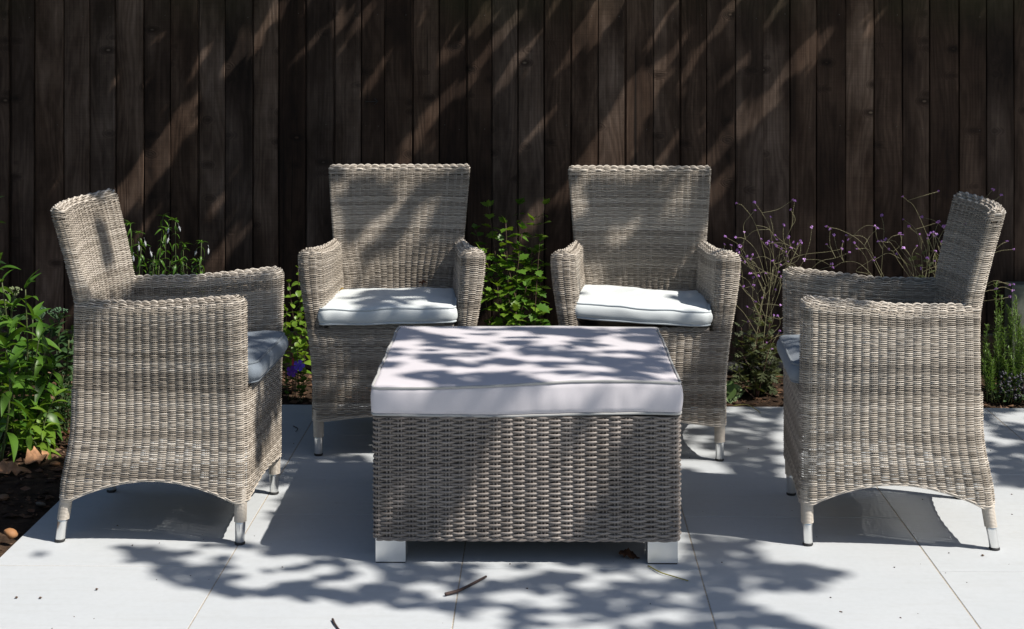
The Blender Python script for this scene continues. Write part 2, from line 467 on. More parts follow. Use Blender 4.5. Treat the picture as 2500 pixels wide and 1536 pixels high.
# ------------------------------------------------------------------ fence
fence = empty('wooden_fence', (0, 6.5, 0), TH)
tag(fence, 'tall dark brown fence of vertical weathered boards behind the chairs', 'fence')
edges = [14, 75, 148, 212, 277, 344, 411, 480, 545, 614, 676, 744, 812, 879, 936, 1005, 1070, 1136, 1198, 1263, 1327, 1392, 1458, 1525,
         1592, 1657, 1722, 1791, 1860, 1925, 1989, 2060, 2128, 2197, 2263, 2333, 2400, 2467]
ex = [(e - 1250) * 6.5 / F_PX for e in edges]
while ex[0] > -3.9: ex.insert(0, ex[0] - random.uniform(0.100, 0.113))
while ex[-1] < 4.1: ex.append(ex[-1] + random.uniform(0.100, 0.113))
NAIL_Z = [0.30, 0.977, 1.42]
nails = MB()
for i in range(len(ex) - 1):
    x0, x1 = ex[i], ex[i + 1]
    w = x1 - x0
    nz = 19
    zs = np.linspace(0.155, 1.80, nz)
    th = random.uniform(0.001, 0.005)            # proud thickness of the right-hand edge
    if i % 7 == 3: th += 0.004
    seed = random.uniform(0, 99)
    gw, gd = random.uniform(0.002, 0.0065), random.uniform(0.008, 0.013)   # shadow gap
    V = []
    for z in zs:
        jr = 0.0034 * mnoise.noise(Vector((seed, z * 2.6, 0))) + 0.0009 * mnoise.noise(Vector((seed, z * 16, 5)))
        cup = 0.004 * mnoise.noise(Vector((seed + 7, z * 0.8, 2)))
        yl, yr = 0.002, -th + cup
        xr = w + jr
        for (x, f, dp) in ((-0.018, 0, gd), (gw, 0.04, gd), (gw + 0.003, 0.08, 0), (w * 0.5, 0.5, 0), (xr - 0.0012, 0.985, 0)):
            V.append((x, dp + yl + (yr - yl) * f + (0.0012 * mnoise.noise(Vector((seed, x * 40, z * 2))) if 0.2 < f < 0.9 else 0), z))
        V.append((xr, yr + 0.0012, z)); V.append((xr, 0.019, z))
    V = np.array(V); k = 7
    q = [(a * k + b, a * k + b + 1, (a + 1) * k + b + 1, (a + 1) * k + b) for a in range(nz - 1) for b in range(k - 1)]
    mb = MB(); mb.add(V, quads=q)
    o = mb.build('board', M_WOOD, fence, smooth=False)
    o.location = (x0, 0, 0); o.rotation_euler = (0, random.uniform(-0.0016, 0.0016), random.uniform(-0.03, 0.03))
    for nzv in NAIL_Z:
        for fx in (0.20, 0.80):
            if random.random() < 0.35: continue
            z = nzv + random.uniform(-0.012, 0.012); x = w * fx + random.uniform(-0.006, 0.006)
            y = 0.006 + (-th - 0.006) * (x / w) - 0.0022
            n5 = [(x0 + x + 0.0017 * math.cos(a), y, z + 0.0017 * math.sin(a)) for a in np.arange(6) * math.pi / 3]
            nails.add(n5 + [(x0 + x, y - 0.001, z)], tris=[(s, (s + 1) % 6, 6) for s in range(6)])
amk = MB()
for (a, b) in (((892, 249), (921, 248)), ((914, 241), (922, 248)), ((922, 248), (913, 256))):
    pa, pb = [np.array([(q[0] - 1250) * 6.5 / F_PX, -0.0125, CAM_H - (q[1] - HOR) * 6.5 / F_PX]) for q in (a, b)]
    dd = unit(pb - pa); nn_ = np.array([dd[2], 0, -dd[0]]) * 0.0011
    amk.add([pa - nn_, pb - nn_, pb + nn_, pa + nn_, *(v + (0, 0.01, 0) for v in (pa - nn_, pb - nn_, pb + nn_, pa + nn_))], quads=[(0, 1, 2, 3), (0, 4, 5, 1), (2, 6, 7, 3), (1, 5, 6, 2), (3, 7, 4, 0)])
amk.build('arrow_mark', M_RUBBER, fence, smooth=False)
nails.build('nail', M_NAIL, fence, smooth=True, kind='stuff')
mb = MB()
for k in range(3):
    xa = -3.9 + k * 2.7
    boxv(mb, (xa, -0.022, -0.05), (xa + 2.69, 0.020, 0.153), bev=0.003)
mb.build('gravel_board', M_WOOD, fence, smooth=False)

# ------------------------------------------------------------------ wicker weaving
def wave(ph):
    s = np.sin(ph)
    return np.sign(s) * np.abs(s) ** 0.9

def plan_normal(P2, closed=True):
    if closed:
        T = np.roll(P2, -1, 0) - np.roll(P2, 1, 0)
    else:
        T = np.gradient(P2, axis=0)
    T = unit(T)
    return np.stack([T[:, 1], -T[:, 0]], -1), T

def weave_rows(mb, rows, phase, amp, rn, rt, mask=None, k=5, tone_seed=0, tones=(0.0, 1.0)):
    """rows: list of (P (m,3), N (m,3)); every row a strand passing in front of and behind the stakes"""
    for r, (P, N) in enumerate(rows):
        ph = phase + math.pi * (r % 2)
        ii = np.arange(len(P)); f1, f2 = rng.uniform(0, 6.28, 2)
        sl = 1 + 0.16 * np.sin(2 * math.pi * 3 * ii / len(P) + f1) + 0.10 * np.sin(2 * math.pi * 11 * ii / len(P) + f2)   # uneven tension
        Q = P + N * (amp * sl * wave(ph))[:, None]
        Q[:, 2] += 0.0005 * np.sin(2 * math.pi * 5 * ii / len(P) + f2) + 0.0004 * np.sin(2 * math.pi * 17 * ii / len(P) + f1)
        T = unit(np.roll(P, -1, 0) - np.roll(P, 1, 0))
        U = np.cross(N, T)
        if r % 9 == 0 or r == 0: band = rng.random()
        if rng.random() < 0.12: band = rng.random()
        tone = tones[0] + (tones[1] - tones[0]) * (0.5 * band + 0.5 * rng.random())
        tn = np.clip(tone + 0.14 * np.sin(np.arange(len(P)) * 0.021 + r * 2.3) + 0.08 * np.sin(np.arange(len(P)) * 0.13 + r * 1.7), 0, 1)
        A, B = N * rn, U * rt
        if mask is None or mask[r].all():
            sweep(mb, Q, A, B, k, closed=True, tone=tn)
        else:
            m = mask[r]
            if not m.any(): continue
            s0 = int(np.argmin(m))                   # start after a gap
            idx = (np.arange(len(m)) + s0) % len(m)
            run = []
            for i in list(idx) + [idx[0]]:
                if m[i] and len(run) < len(m): run.append(i)
                else:
                    if len(run) > 3: sweep(mb, Q[run], A[run], B[run], k, tone=tn[run])
                    run = []

def stakes(mb, rows, phase, gap, r, mask=None, every=5):
    j = np.floor(phase / math.pi - 0.5).astype(int)
    idx = [i for i in range(1, len(j)) if j[i] != j[i - 1]]
    sel = list(range(0, len(rows), every))
    if sel[-1] != len(rows) - 1: sel.append(len(rows) - 1)
    for i in idx:
        s2 = [q for q in sel if mask is None or mask[q][i]]
        if len(s2) < 2: continue
        P = np.array([rows[q][0][i] for q in s2]); N = np.array([rows[q][1][i] for q in s2])
        T = unit(np.array([rows[q][0][(i + 1) % len(phase)] - rows[q][0][i - 1] for q in s2]))
        tone = rng.uniform(0.3, 0.9)
        for s in (-1, 1):
            sweep(mb, P + T * gap * s, N * r, T * r, 4, tone=tone)

def phases(P2, spacing):
    seg = np.linalg.norm(np.roll(P2, -1, 0) - P2, axis=1)
    cum = np.concatenate([[0], np.cumsum(seg)[:-1]]); tot = seg.sum()
    n = int(round(tot / spacing / 2)) * 2
    return math.pi * n * cum / tot

def resample(P2, step):
    P2 = np.vstack([P2, P2[:1]])
    s = np.concatenate([[0], np.cumsum(np.linalg.norm(np.diff(P2, axis=0), axis=1))])
    m = int(s[-1] / step)
    t = np.arange(m) * s[-1] / m
    return np.stack([np.interp(t, s, P2[:, 0]), np.interp(t, s, P2[:, 1])], -1)

def rrect(x0, x1, y0, y1, r, n=7):
    """rounded rectangle, clockwise seen from above so that the plan normal points outward after flipping"""
    pts = []
    for cx, cy, a0 in ((x1 - r, y1 - r, 0), (x0 + r, y1 - r, 90), (x0 + r, y0 + r, 180), (x1 - r, y0 + r, 270)):
        for i in range(n):
            a = R(a0 + 90 * i / (n - 1)); pts.append((cx + r * math.cos(a), cy + r * math.sin(a)))
    return np.array(pts)

# ------------------------------------------------------------------ wicker armchair (front = -Y, legs on the ground)
PITCH, STEP, SPC = 0.00295, 0.0051, 0.0243
AMP, RN, RT = 0.0027, 0.0013, 0.00145
YF, Z_SEAT, Z_LOW, Z_TOP = -0.250, 0.412, 0.116, 0.886
SMO = lambda t: np.clip(t, 0, 1) ** 2 * (3 - 2 * np.clip(t, 0, 1))
def y_rear(z): return 0.224 + 0.030 * (1 - SMO((z - Z_LOW) / 0.24)) ** 1.4
def splay(y): return 0.050 - 0.072 * np.clip((y - YF) / (0.224 - YF), 0, 1) ** 1.15
def x_out(y, z): return 0.253 + splay(y) * SMO((z - 0.22) / 0.46)
def z_arm(y): return 0.664 - 0.026 * np.clip((y - YF) / 0.26, 0, 1) ** 0.8

# the whole lower body: one ring per strand
base = resample(rrect(-0.253, 0.253, YF, 0.254, 0.028), STEP)
ph_body = phases(base, SPC)
bn, _ = plan_normal(base)
def body_xy(z):
    yr = y_rear(z)
    ty = (base[:, 1] - YF) / (0.254 - YF)
    y = YF + ty * (yr - YF)
    x = base[:, 0] * x_out(y, np.full(len(y), z)) / 0.253
    return np.stack([x, y, np.full(len(y), z)], -1)
ty = np.clip((base[:, 1] - YF - 0.035) / (0.254 - YF - 0.07), 0, 1)
tx = np.clip((base[:, 0] + 0.215) / 0.43, 0, 1)
on_side = np.abs(base[:, 0]) > 0.2515
arch = np.where(on_side, 0.056 * np.sin(math.pi * ty) ** 0.85, 0.018 * np.sin(math.pi * tx)) + Z_LOW
rows, mask = [], []
N3 = np.stack([bn[:, 0], bn[:, 1], np.zeros(len(bn))], -1)
z = Z_LOW + 0.002
while z < Z_SEAT:
    rows.append((body_xy(z), N3)); mask.append(z > arch - 0.001); z += PITCH
mb = MB()
weave_rows(mb, rows, ph_body, AMP, RN * 1.05, RT * 1.22, mask, k=4)
stakes(mb, rows, ph_body, 0.0024, 0.0014, mask, every=8)
edge = np.array([body_xy(arch[i])[i] for i in range(len(arch))])
Ue = np.cross(N3, unit(np.roll(edge, -1, 0) - np.roll(edge, 1, 0)))
for dz, dn, ph in ((0.001, 0.0010, 0), (-0.0032, 0.0, math.pi)):
    sweep(mb, edge + np.array([0, 0, dz]) + N3 * (dn + 0.0012 * np.sin(ph_body + ph))[:, None], N3 * 0.0022, Ue * 0.0020, 6, closed=True, tone=0.8)
N_BODY = len(rows)
ME_BODY = mb.mesh('woven_body', M_WICKER)

# front roll of the seat: scalloped edge strands
mb = MB()
xs = np.linspace(-0.20, 0.20, 90)
for k in range(7):
    a = R(90 * k / 6)
    P = np.stack([xs, np.full(90, YF + 0.012 - 0.012 * math.cos(a)), np.full(90, Z_SEAT + 0.008 * math.sin(a))], -1)
    nrm = np.array([0, -math.cos(a), math.sin(a)])
    P = P + nrm * (AMP * wave(xs / SPC * math.pi + math.pi * k))[:, None]
    sweep(mb, P, np.tile(nrm * RN, (90, 1)), np.tile(np.array([0, math.sin(a), math.cos(a)]) * RT, (90, 1)), 5, tone=rng.uniform(0.3, 0.8))
ME_ROLL = mb.mesh('seat_edge', M_WICKER)

def arm_mesh(side):
    """closed strand loops round the arm: outer wall, rounded front, inner wall, rear; shrinking over the top"""
    r, yr = 0.030, 0.215
    yo = np.linspace(yr, YF + r, 80)
    ang = np.linspace(0, math.pi / 2, 8)[1:]
    def loop(z, ins, w):
        yf = YF + ins * 0.8
        rr = min(r, 0.040) * (1 - 0.3 * ins / 0.04)
        y1 = np.linspace(yr, yf + rr, 90)
        zz = Z_SEAT + (z_arm(y1) - Z_SEAT) * w
        xo = x_out(y1, zz) - ins
        ti = np.clip((y1 - YF) / (yr - YF), 0, 1)
        xi = (0.212 + 0.010 * SMO(w)) - 0.028 * ti ** 1.3 + np.minimum(ins, 0.036 - 0.018 * ti)
        xo = np.maximum(xo, xi + 0.004)
        ro = min(rr, (xo[-1] - xi[-1]) / 2)
        pts = [np.stack([xo, y1], -1)]
        cy = yf + rr
        pts.append(np.stack([xo[-1] - ro + ro * np.cos(ang), cy - rr * np.sin(ang)], -1))
        nfl = np.linspace(0, 1, 8)[1:-1]
        pts.append(np.stack([xo[-1] - ro + (xi[-1] + ro - xo[-1] + ro) * nfl, np.full(6, yf)], -1))
        pts.append(np.stack([xi[-1] + ro - ro * np.sin(ang), cy - rr * np.cos(ang)], -1)[0:])
        pts.append(np.stack([xi[::-1], y1[::-1]], -1)[1:])
        pts.append(np.stack([np.linspace(xi[0], xo[0], 7)[1:-1], np.full(5, yr)], -1))
        Q = np.concatenate(pts)
        return Q
    ref = loop(0.5, 0, 0.5)
    # the stakes of the outer wall carry straight on from the body below
    sel = np.where(on_side & ((base[:, 0] > 0) == (side > 0)))[0]
    yb = YF + (base[sel, 1] - YF) * (y_rear(Z_SEAT) - YF) / (0.254 - YF)
    o_ = np.argsort(yb)
    bp = np.interp(ref[:90, 1], yb[o_], ph_body[sel][o_])
    wall = (math.pi - bp) if side > 0 else bp
    seg = np.linalg.norm(np.roll(ref, -1, 0) - ref, axis=1)[89:]
    span = wall[-1] - wall[0]
    tot = 2 * math.pi * round((span + math.pi * seg.sum() / SPC) / (2 * math.pi))
    ph = np.concatenate([wall, wall[-1] + (tot - span) * np.cumsum(seg)[:-1] / seg.sum()]) + math.pi * (N_BODY % 2)
    def zrow(Q, w, extra):
        return Z_SEAT + (z_arm(Q[:, 1]) - 0.024 - Z_SEAT) * w + extra
    rows = []
    nr = int((0.655 - 0.024 - Z_SEAT) / PITCH)
    for k in range(nr + 1):
        w = k / nr
        Q = loop(0, 0, w)
        n2, _ = plan_normal(Q); n2 = -n2
        z = zrow(Q, w, 0)
        rows.append((np.column_stack([Q, z]), np.column_stack([n2, np.zeros(len(Q))])))
    for k in range(1, 14):
        th = R(90 * k / 13.5)
        Q = loop(0, 0.038 * (1 - math.cos(th)), 1.0)
        n2, _ = plan_normal(Q); n2 = -n2
        z = zrow(Q, 1.0, 0.024 * math.sin(th))
        rows.append((np.column_stack([Q, z]), np.column_stack([n2 * math.cos(th), np.full(len(Q), math.sin(th))])))
    if side < 0:
        rows = [(P * np.array([-1, 1, 1]), N * np.array([-1, 1, 1])) for P, N in rows]
    mb = MB()
    weave_rows(mb, rows, ph, AMP, RN, RT, k=4)
    stakes(mb, rows[:-6], ph, 0.0024, 0.0014, every=8)
    weave_rows(mb, [rows[nr + 4], rows[nr + 7], rows[nr + 10], rows[nr + 12]], ph, 0.0046, 0.0019, 0.0023, k=5, tones=(0.5, 1.0))
    return mb.mesh('woven_arm', M_WICKER)
ME_ARM_L, ME_ARM_R = arm_mesh(-1), arm_mesh(1)

def back_mesh():
    th2, cap = 0.021, 0.022
    ref = resample(rrect(-0.226, 0.226, -th2, th2, th2 * 0.98), STEP)
    ph = phases(ref, SPC * 0.98)
    rows = []
    def hw(z): return 0.196 + 0.030 * SMO((z - 0.50) / 0.13) + 0.022 * np.clip((z - 0.64) / 0.25, 0, 1)
    def yc(z): return y_rear(z) - th2 - 0.002 + 0.064 * np.clip((z - 0.60) / 0.28, 0, 1) ** 1.25
    zs = list(np.arange(Z_SEAT, Z_TOP - cap, PITCH)); nz0 = len(zs)
    for k in range(nz0 + 12):
        if k < nz0:
            z, ins, a = zs[k], 0.0, 0.0
        else:
            a = R(90 * (k - nz0 + 1) / 12.5); z = Z_TOP - cap + cap * math.sin(a); ins = th2 * (1 - math.cos(a))
        h = hw(z)
        x = ref[:, 0] * (h - ins * 0.7) / 0.226
        yy = ref[:, 1] * (th2 - ins) / th2
        conc = 0.040 * (1 - np.clip(np.abs(x) / h, 0, 1) ** 2) - 0.011
        front = (yy < 0)
        conc = conc + 0.006 * front * (1 - (x / h) ** 2)
        Q = np.stack([x, yy + yc(z) + conc], -1)
        n2, _ = plan_normal(Q)
        lean = 0.20 if z > 0.6 else 0.0
        N = np.column_stack([n2 * math.cos(a), np.full(len(Q), math.sin(a))])
        rows.append((np.column_stack([Q, np.full(len(Q), z) + 0.004 * (np.abs(x) / h) ** 3 * (k >= nz0 - 3)]), unit(N)))
    mb = MB()
    weave_rows(mb, rows, ph, AMP, RN, RT, k=4)
    stakes(mb, rows[:-5], ph, 0.0024, 0.0014, every=8)
    weave_rows(mb, [rows[nz0 + 3], rows[nz0 + 6], rows[nz0 + 9]], ph, 0.0046, 0.0019, 0.0023, k=5, tones=(0.5, 1.0))
    return mb.mesh('woven_back', M_WICKER)
ME_BACK = back_mesh()

mb = MB()
boxv(mb, (-0.235, -0.235, 0.380), (0.235, 0.205, 0.396), tone=0.2)
ME_DECK = mb.mesh('seat_deck', M_WICKER, smooth=False)

def leg_meshes(rear):
    top, joint, tip = 0.150, 0.060, 0.006
    x0, y0 = 0.0, 0.0
    sl = 0.16 if rear else 0.02
    cen = lambda z: (0.0, (0.115 - z) * sl)
    wr = MB(); prof = []
    z = joint - 0.001
    rings = 25
    for i in range(rings):
        za = joint + (top - joint) * i / rings; hgt = (top - joint) / rings
        r = 0.0162 + 0.0008 * (za - joint) / 0.1
        for f, dr in ((0.04, -0.0012), (0.3, 0.0004), (0.55, 0.0007), (0.8, 0.0003)):
            prof.append((r + dr, za + hgt * f))
    lathe(wr, prof, 16, cen, tone=0.78)
    ti = MB(); lathe(ti, [(0.0135, joint + 0.004), (0.0137, joint - 0.006), (0.0128, tip + 0.002), (0.0115, tip)][::-1], 20, cen)
    rb = MB(); lathe(rb, [(0.0125, 0.0), (0.0140, 0.002), (0.0140, 0.006), (0.0120, 0.0075)], 18, cen)
    return wr.mesh('leg', M_WICKER), ti.mesh('metal_tip', M_ALU), rb.mesh('rubber_foot', M_RUBBER)
LEG_F, LEG_R = leg_meshes(False), leg_meshes(True)

def make_chair(loc, rz, label):
    t = tag(empty('wicker_armchair', loc, rz), label, 'armchair', 'wicker armchairs round the low table')
    link('woven_body', ME_BODY, t, 'stuff'); link('woven_back', ME_BACK, t, 'stuff')
    link('woven_arm', ME_ARM_L, t, 'stuff'); link('woven_arm', ME_ARM_R, t, 'stuff')
    link('seat_edge', ME_ROLL, t, 'stuff'); link('seat_deck', ME_DECK, t)
    for x, y, ms in ((-0.234, -0.232, LEG_F), (0.234, -0.232, LEG_F), (-0.234, 0.236, LEG_R), (0.234, 0.236, LEG_R)):
        l = link('leg', ms[0], t); l.location = (x, y, 0)
        link('metal_tip', ms[1], l); link('rubber_foot', ms[2], l)
    return t
CH = {'A': ((-0.939, 4.543), 87.3, 'pale wicker armchair turned sideways beside the leafy left bed, its seat towards the table'),
      'B': ((-0.390, 5.435), 1.0, 'wicker armchair facing forward behind the table, left of the lobed climber, with fallen leaves'),
      'C': ((0.432, 5.375), -2.2, 'wicker armchair facing forward behind the table, its white cushion sitting askew on the seat'),
      'D': ((1.029, 4.505), -94.5, 'wicker armchair turned sideways on the sunny right of the patio, its back by the rosemary')}
for k, (xy, rz, lab) in CH.items():
    make_chair((*xy, 0), R(rz), lab)

# ------------------------------------------------------------------ cushions
def cushion(name, hx, hy, h, re, deform, mat, pmat, loc, rz, label, tilt=(0, 0), nx=56, ny=56, nzz=10, r_plan=0.03, pr=0.0035, group=None):
    """boxed cushion with rounded edges, piped along the top and bottom seams"""
    def rounded(x, y, z):
        # x,y in [-hx,hx], z in [0,h] on the surface of a box -> rounded box
        p = np.array([x, y, z]); q = np.array([np.clip(x, -hx + r_plan, hx - r_plan), np.clip(y, -hy + r_plan, hy - r_plan), z])
        d = p - q; L = math.hypot(d[0], d[1])
        if L > 1e-9:
            s = max(abs(d[0]), abs(d[1])) / L; d[:2] *= s
        p = q + d
        ez = 0.0
        e = min(z, h - z)
        if e < re: ez = re - math.sqrt(max(re * re - (re - e) ** 2, 0))
        L = math.hypot(d[0], d[1])
        if L > 1e-6:
            k = min(1.0, L / r_plan); p[:2] -= d[:2] / L * ez * k
        return p
    mbc = MB()
    def grid(fn, na, nb, flip=False):
        V = [deform(*rounded(*fn(a / (na - 1), b / (nb - 1))), hx, hy, h) for a in range(na) for b in range(nb)]
        i = np.arange(na * nb).reshape(na, nb)
        q = np.stack([i[:-1, :-1], i[1:, :-1], i[1:, 1:], i[:-1, 1:]], -1).reshape(-1, 4)
        if flip: q = q[:, ::-1]
        mbc.add(V, quads=q)
    grid(lambda a, b: (-hx + 2 * hx * a, -hy + 2 * hy * b, h), nx, ny)
    grid(lambda a, b: (-hx + 2 * hx * a, -hy + 2 * hy * b, 0), nx, ny, True)
    grid(lambda a, b: (-hx + 2 * hx * a, -hy, h * b), nx, nzz)
    grid(lambda a, b: (-hx + 2 * hx * a, hy, h * b), nx, nzz, True)
    grid(lambda a, b: (-hx, -hy + 2 * hy * a, h * b), ny, nzz, True)
    grid(lambda a, b: (hx, -hy + 2 * hy * a, h * b), ny, nzz)
    o = mbc.build(name, mat)
    bm_weld(o.data)
    o.location = tuple(loc); o.rotation_euler = (tilt[0], tilt[1], rz)
    tag(o, label, 'cushion', group)
    per = []
    n = 34
    for a in range(n): per.append((-hx + 2 * hx * a / n, -hy))
    for a in range(n): per.append((hx, -hy + 2 * hy * a / n))
    for a in range(n): per.append((hx - 2 * hx * a / n, hy))
    for a in range(n): per.append((-hx, hy - 2 * hy * a / n))
    for zz in (h - re * 0.32, re * 0.32):
        pm = MB()
        P = []
        for x, y in per:
            p = rounded(x, y, zz); d = math.hypot(*p[:2])
            p = np.array([p[0] * (1 + 0.0015 / d), p[1] * (1 + 0.0015 / d), p[2]])
            P.append(deform(*p, hx, hy, h))
        P = np.array(P)
        T = unit(np.roll(P, -1, 0) - np.roll(P, 1, 0)); A = unit(np.cross(T, np.array([0, 0, 1.0]))); B = np.cross(A, T)
        sweep(pm, P, A * pr, B * pr, 7, closed=True)
        pm.build('piping', pmat, o)
    return o

def bm_weld(me):
    import bmesh
    bm = bmesh.new(); bm.from_mesh(me)
    bmesh.ops.remove_doubles(bm, verts=bm.verts, dist=0.0004)
    bmesh.ops.recalc_face_normals(bm, faces=bm.faces)
    bm.to_mesh(me); bm.free()
    me.polygons.foreach_set('use_smooth', np.ones(len(me.polygons), bool))

def soft(seed, crown, wr, bulge, lift=lambda u, v: 0.0):
    def f(x, y, z, hx, hy, h):
        u, v = x / hx, y / hy
        t = z / h
        c = crown * (1 - u * u) * (1 - v * v)
        n = mnoise.noise(Vector((x * 9 + seed, y * 9, z * 6)))
        n2 = mnoise.noise(Vector((x * 30 + seed, y * 22, z * 30)))
        edge = max(abs(u), abs(v)) ** 6
        dz = c * t + wr * n * (0.4 + t) + wr * 0.35 * n2 * t + lift(u, v)
        b = bulge * math.sin(math.pi * min(max(t, 0), 1)) * edge
        k = 0.6 * wr * mnoise.noise(Vector((x * 14 + seed, y * 14, z * 25 + 3)))
        return (x + (b + k * edge) * u, y + (b + k * edge) * v, z + dz)
    return f

ZC = Z_SEAT + 0.009
def on_chair(key, dx, dy, z):
    (cx, cy), rz, _ = CH[key]; a = R(rz)
    return (cx + dx * math.cos(a) - dy * math.sin(a), cy + dx * math.sin(a) + dy * math.cos(a), z)
GC = 'seat cushions on the armchairs'
cushion('seat_cushion', 0.219, 0.212, 0.056, 0.016, soft(1.0, 0.012, 0.0045, 0.006, lambda u, v: 0.004 * u), M_CUSH_W, M_PIPE_W,
        on_chair('B', -0.012, -0.054, ZC), R(1), 'white seat cushion lying flat with dry leaves at its back edge', tilt=(R(-0.5), 0), group=GC)
cushion('seat_cushion', 0.220, 0.208, 0.056, 0.016, soft(5.0, 0.014, 0.006, 0.006, lambda u, v: 0.010 * (-u) * (v < 9) + 0.006 * abs(u) ** 3), M_CUSH_W, M_PIPE_W,
        on_chair('C', -0.004, -0.045, ZC + 0.009), R(-5.5), 'white seat cushion sitting askew with its left corner lifted', tilt=(R(-1.0), R(0.0)), group=GC)
cushion('seat_cushion', 0.210, 0.218, 0.066, 0.022, soft(9.0, 0.016, 0.005, 0.012), M_CUSH_G, M_PIPE_G,
        on_chair('A', 0.0, -0.052, ZC - 0.004), R(87.3), 'blue grey seat cushion bulging out between the left armchair arms', group=GC)
cushion('seat_cushion', 0.210, 0.218, 0.062, 0.022, soft(14.0, 0.016, 0.004, 0.010), M_CUSH_G, M_PIPE_G,
        on_chair('D', 0.0, -0.050, ZC - 0.004), R(-94.5), 'blue grey seat cushion half hidden behind the right armchair arm', group=GC)

# ------------------------------------------------------------------ low woven table with its cushion
TX, TY, TRZ = 0.0425, 4.535, R(-0.8)
table = tag(empty('woven_table', (TX, TY, 0), TRZ), 'low square taupe woven table on shiny metal block feet in the middle', 'table')
HX, HY = 0.389, 0.400
tb = resample(rrect(-HX, HX, -HY, HY, 0.022), 0.0058)
ph_t = phases(tb, 0.0304)
n2, _ = plan_normal(tb)
N3 = np.column_stack([n2, np.zeros(len(tb))])
rows = []
TP = 0.00625
z, k = 0.0665, 0
while z < 0.374:
    sag = 0.0012 * np.sin(tb[:, 0] * 5 + 1) + 0.0010 * np.sin(tb[:, 0] * 17 + tb[:, 1] * 13 + k * 0.05)
    rows.append((np.column_stack([tb, z + sag]), N3)); z += TP; k += 1
for k, row in enumerate(rows):
    mb = MB()
    weave_rows(mb, [(row)], ph_t + math.pi * (k % 2), 0.0048, 0.0026, 0.0033, k=7, tones=(0.15, 0.85))
    mb.build('strand', M_WICKER_T, table)
mb = MB()
stakes(mb, rows, ph_t, 0.0042, 0.0027, every=4)
mb.build('stake', M_WICKER_T, table, kind='stuff')
mb = MB()
for dz, ph in ((0, 0), (0.001, math.pi)):
    P = np.column_stack([tb, 0.0615 + dz + 0.0018 * np.sin(ph_t + ph)]) + N3 * (0.0026 * np.cos(ph_t + ph))[:, None]
    sweep(mb, P, N3 * 0.0028, np.tile([0, 0, 0.0033], (len(tb), 1)), 6, closed=True, tone=0.6)
mb.build('woven_border', M_WICKER_T, table)
# dense rim and lid under the cushion
mb = MB()
boxv(mb, (-HX + 0.006, -HY + 0.006, 0.352), (HX - 0.006, HY - 0.006, 0.374), tone=0.3, bev=0.004)
mb.build('lid', M_WICKER_T, table, smooth=False)
mb = MB()
boxv(mb, (-HX + 0.03, -HY + 0.03, 0.075), (HX - 0.03, HY - 0.03, 0.265), tone=0.1)  # dark liner added inside the hollow table to block light specks through the weave
mb.build('light_block_liner', M_WICKER_T, table, smooth=False)
for sx in (-1, 1):
    for sy in (-1, 1):
        mb = MB(); boxv(mb, (-0.0382, -0.0382, 0.0035), (0.0382, 0.0382, 0.064), bev=0.0012)
        f = mb.build('metal_foot', M_CHROME, table, smooth=False); f.location = (sx * (HX - 0.042), sy * (HY - 0.042), 0)
        mb = MB(); boxv(mb, (-0.0372, -0.0372, 0.0), (0.0372, 0.0372, 0.0035))
        mb.build('rubber_foot', M_RUBBER, f, smooth=False)
def tdef(x, y, z, hx, hy, h):
    u, v = x / hx, y / hy; t = z / h
    fr = 1 if v < 0 else 0
    wob = 0.010 * math.sin(2.1 * u + 0.25) * abs(min(v, 0)) ** 2 * (0.3 + 0.7 * t) + 0.0045 * mnoise.noise(Vector((x * 4, y * 4, 3)))
    low = -0.004 * math.cos(u * 2.2) * (1 - t) * abs(min(v, 0))
    e = max(abs(u), abs(v)) ** 8
    b = 0.003 * math.sin(math.pi * t) * e + 0.004 * e * mnoise.noise(Vector((x * 8, y * 8, z * 12))) + 0.0022 * e * mnoise.noise(Vector((x * 34, y * 34, z * 20)))
    return (x + b * u, y + b * v, z + wob * 1.0 + low + 0.006 * (1 - u * u) * (1 - v * v) * t)
cushion('table_cushion', 0.395, 0.411, 0.081, 0.009, tdef, M_CUSH_T, M_PIPE_T, (TX, TY + 0.008, 0.3775), TRZ,
        'thick pale lilac box cushion with grey piping covering the woven table', r_plan=0.014, pr=0.0034, nx=80, ny=80)

# ------------------------------------------------------------------ leaves and plants
def leaf_grid(L, W, curl=0.25, fold=0.25, n=6, shape=None, tone=0.5):
    """leaf along +Y, three points across, curved down towards its tip"""
    mb = MB(); V = []
    for i in range(n):
        t = i / (n - 1)
        w = (shape(t) if shape else math.sin(math.pi * min(1, t * 0.97 + 0.02)) ** 0.8) * W / 2
        w = max(w, 0.0004)
        y = L * t * (1 - 0.25 * curl * t); z = -curl * L * t * t
        V += [(-w, y, z + fold * w), (0, y, z), (w, y, z + fold * w)]
    q = []
    for i in range(n - 1):
        for j in range(2):
            q.append((i * 3 + j, i * 3 + j + 1, i * 3 + j + 4, i * 3 + j + 3))
    mb.add(V, quads=q, tone=tone)
    return mb

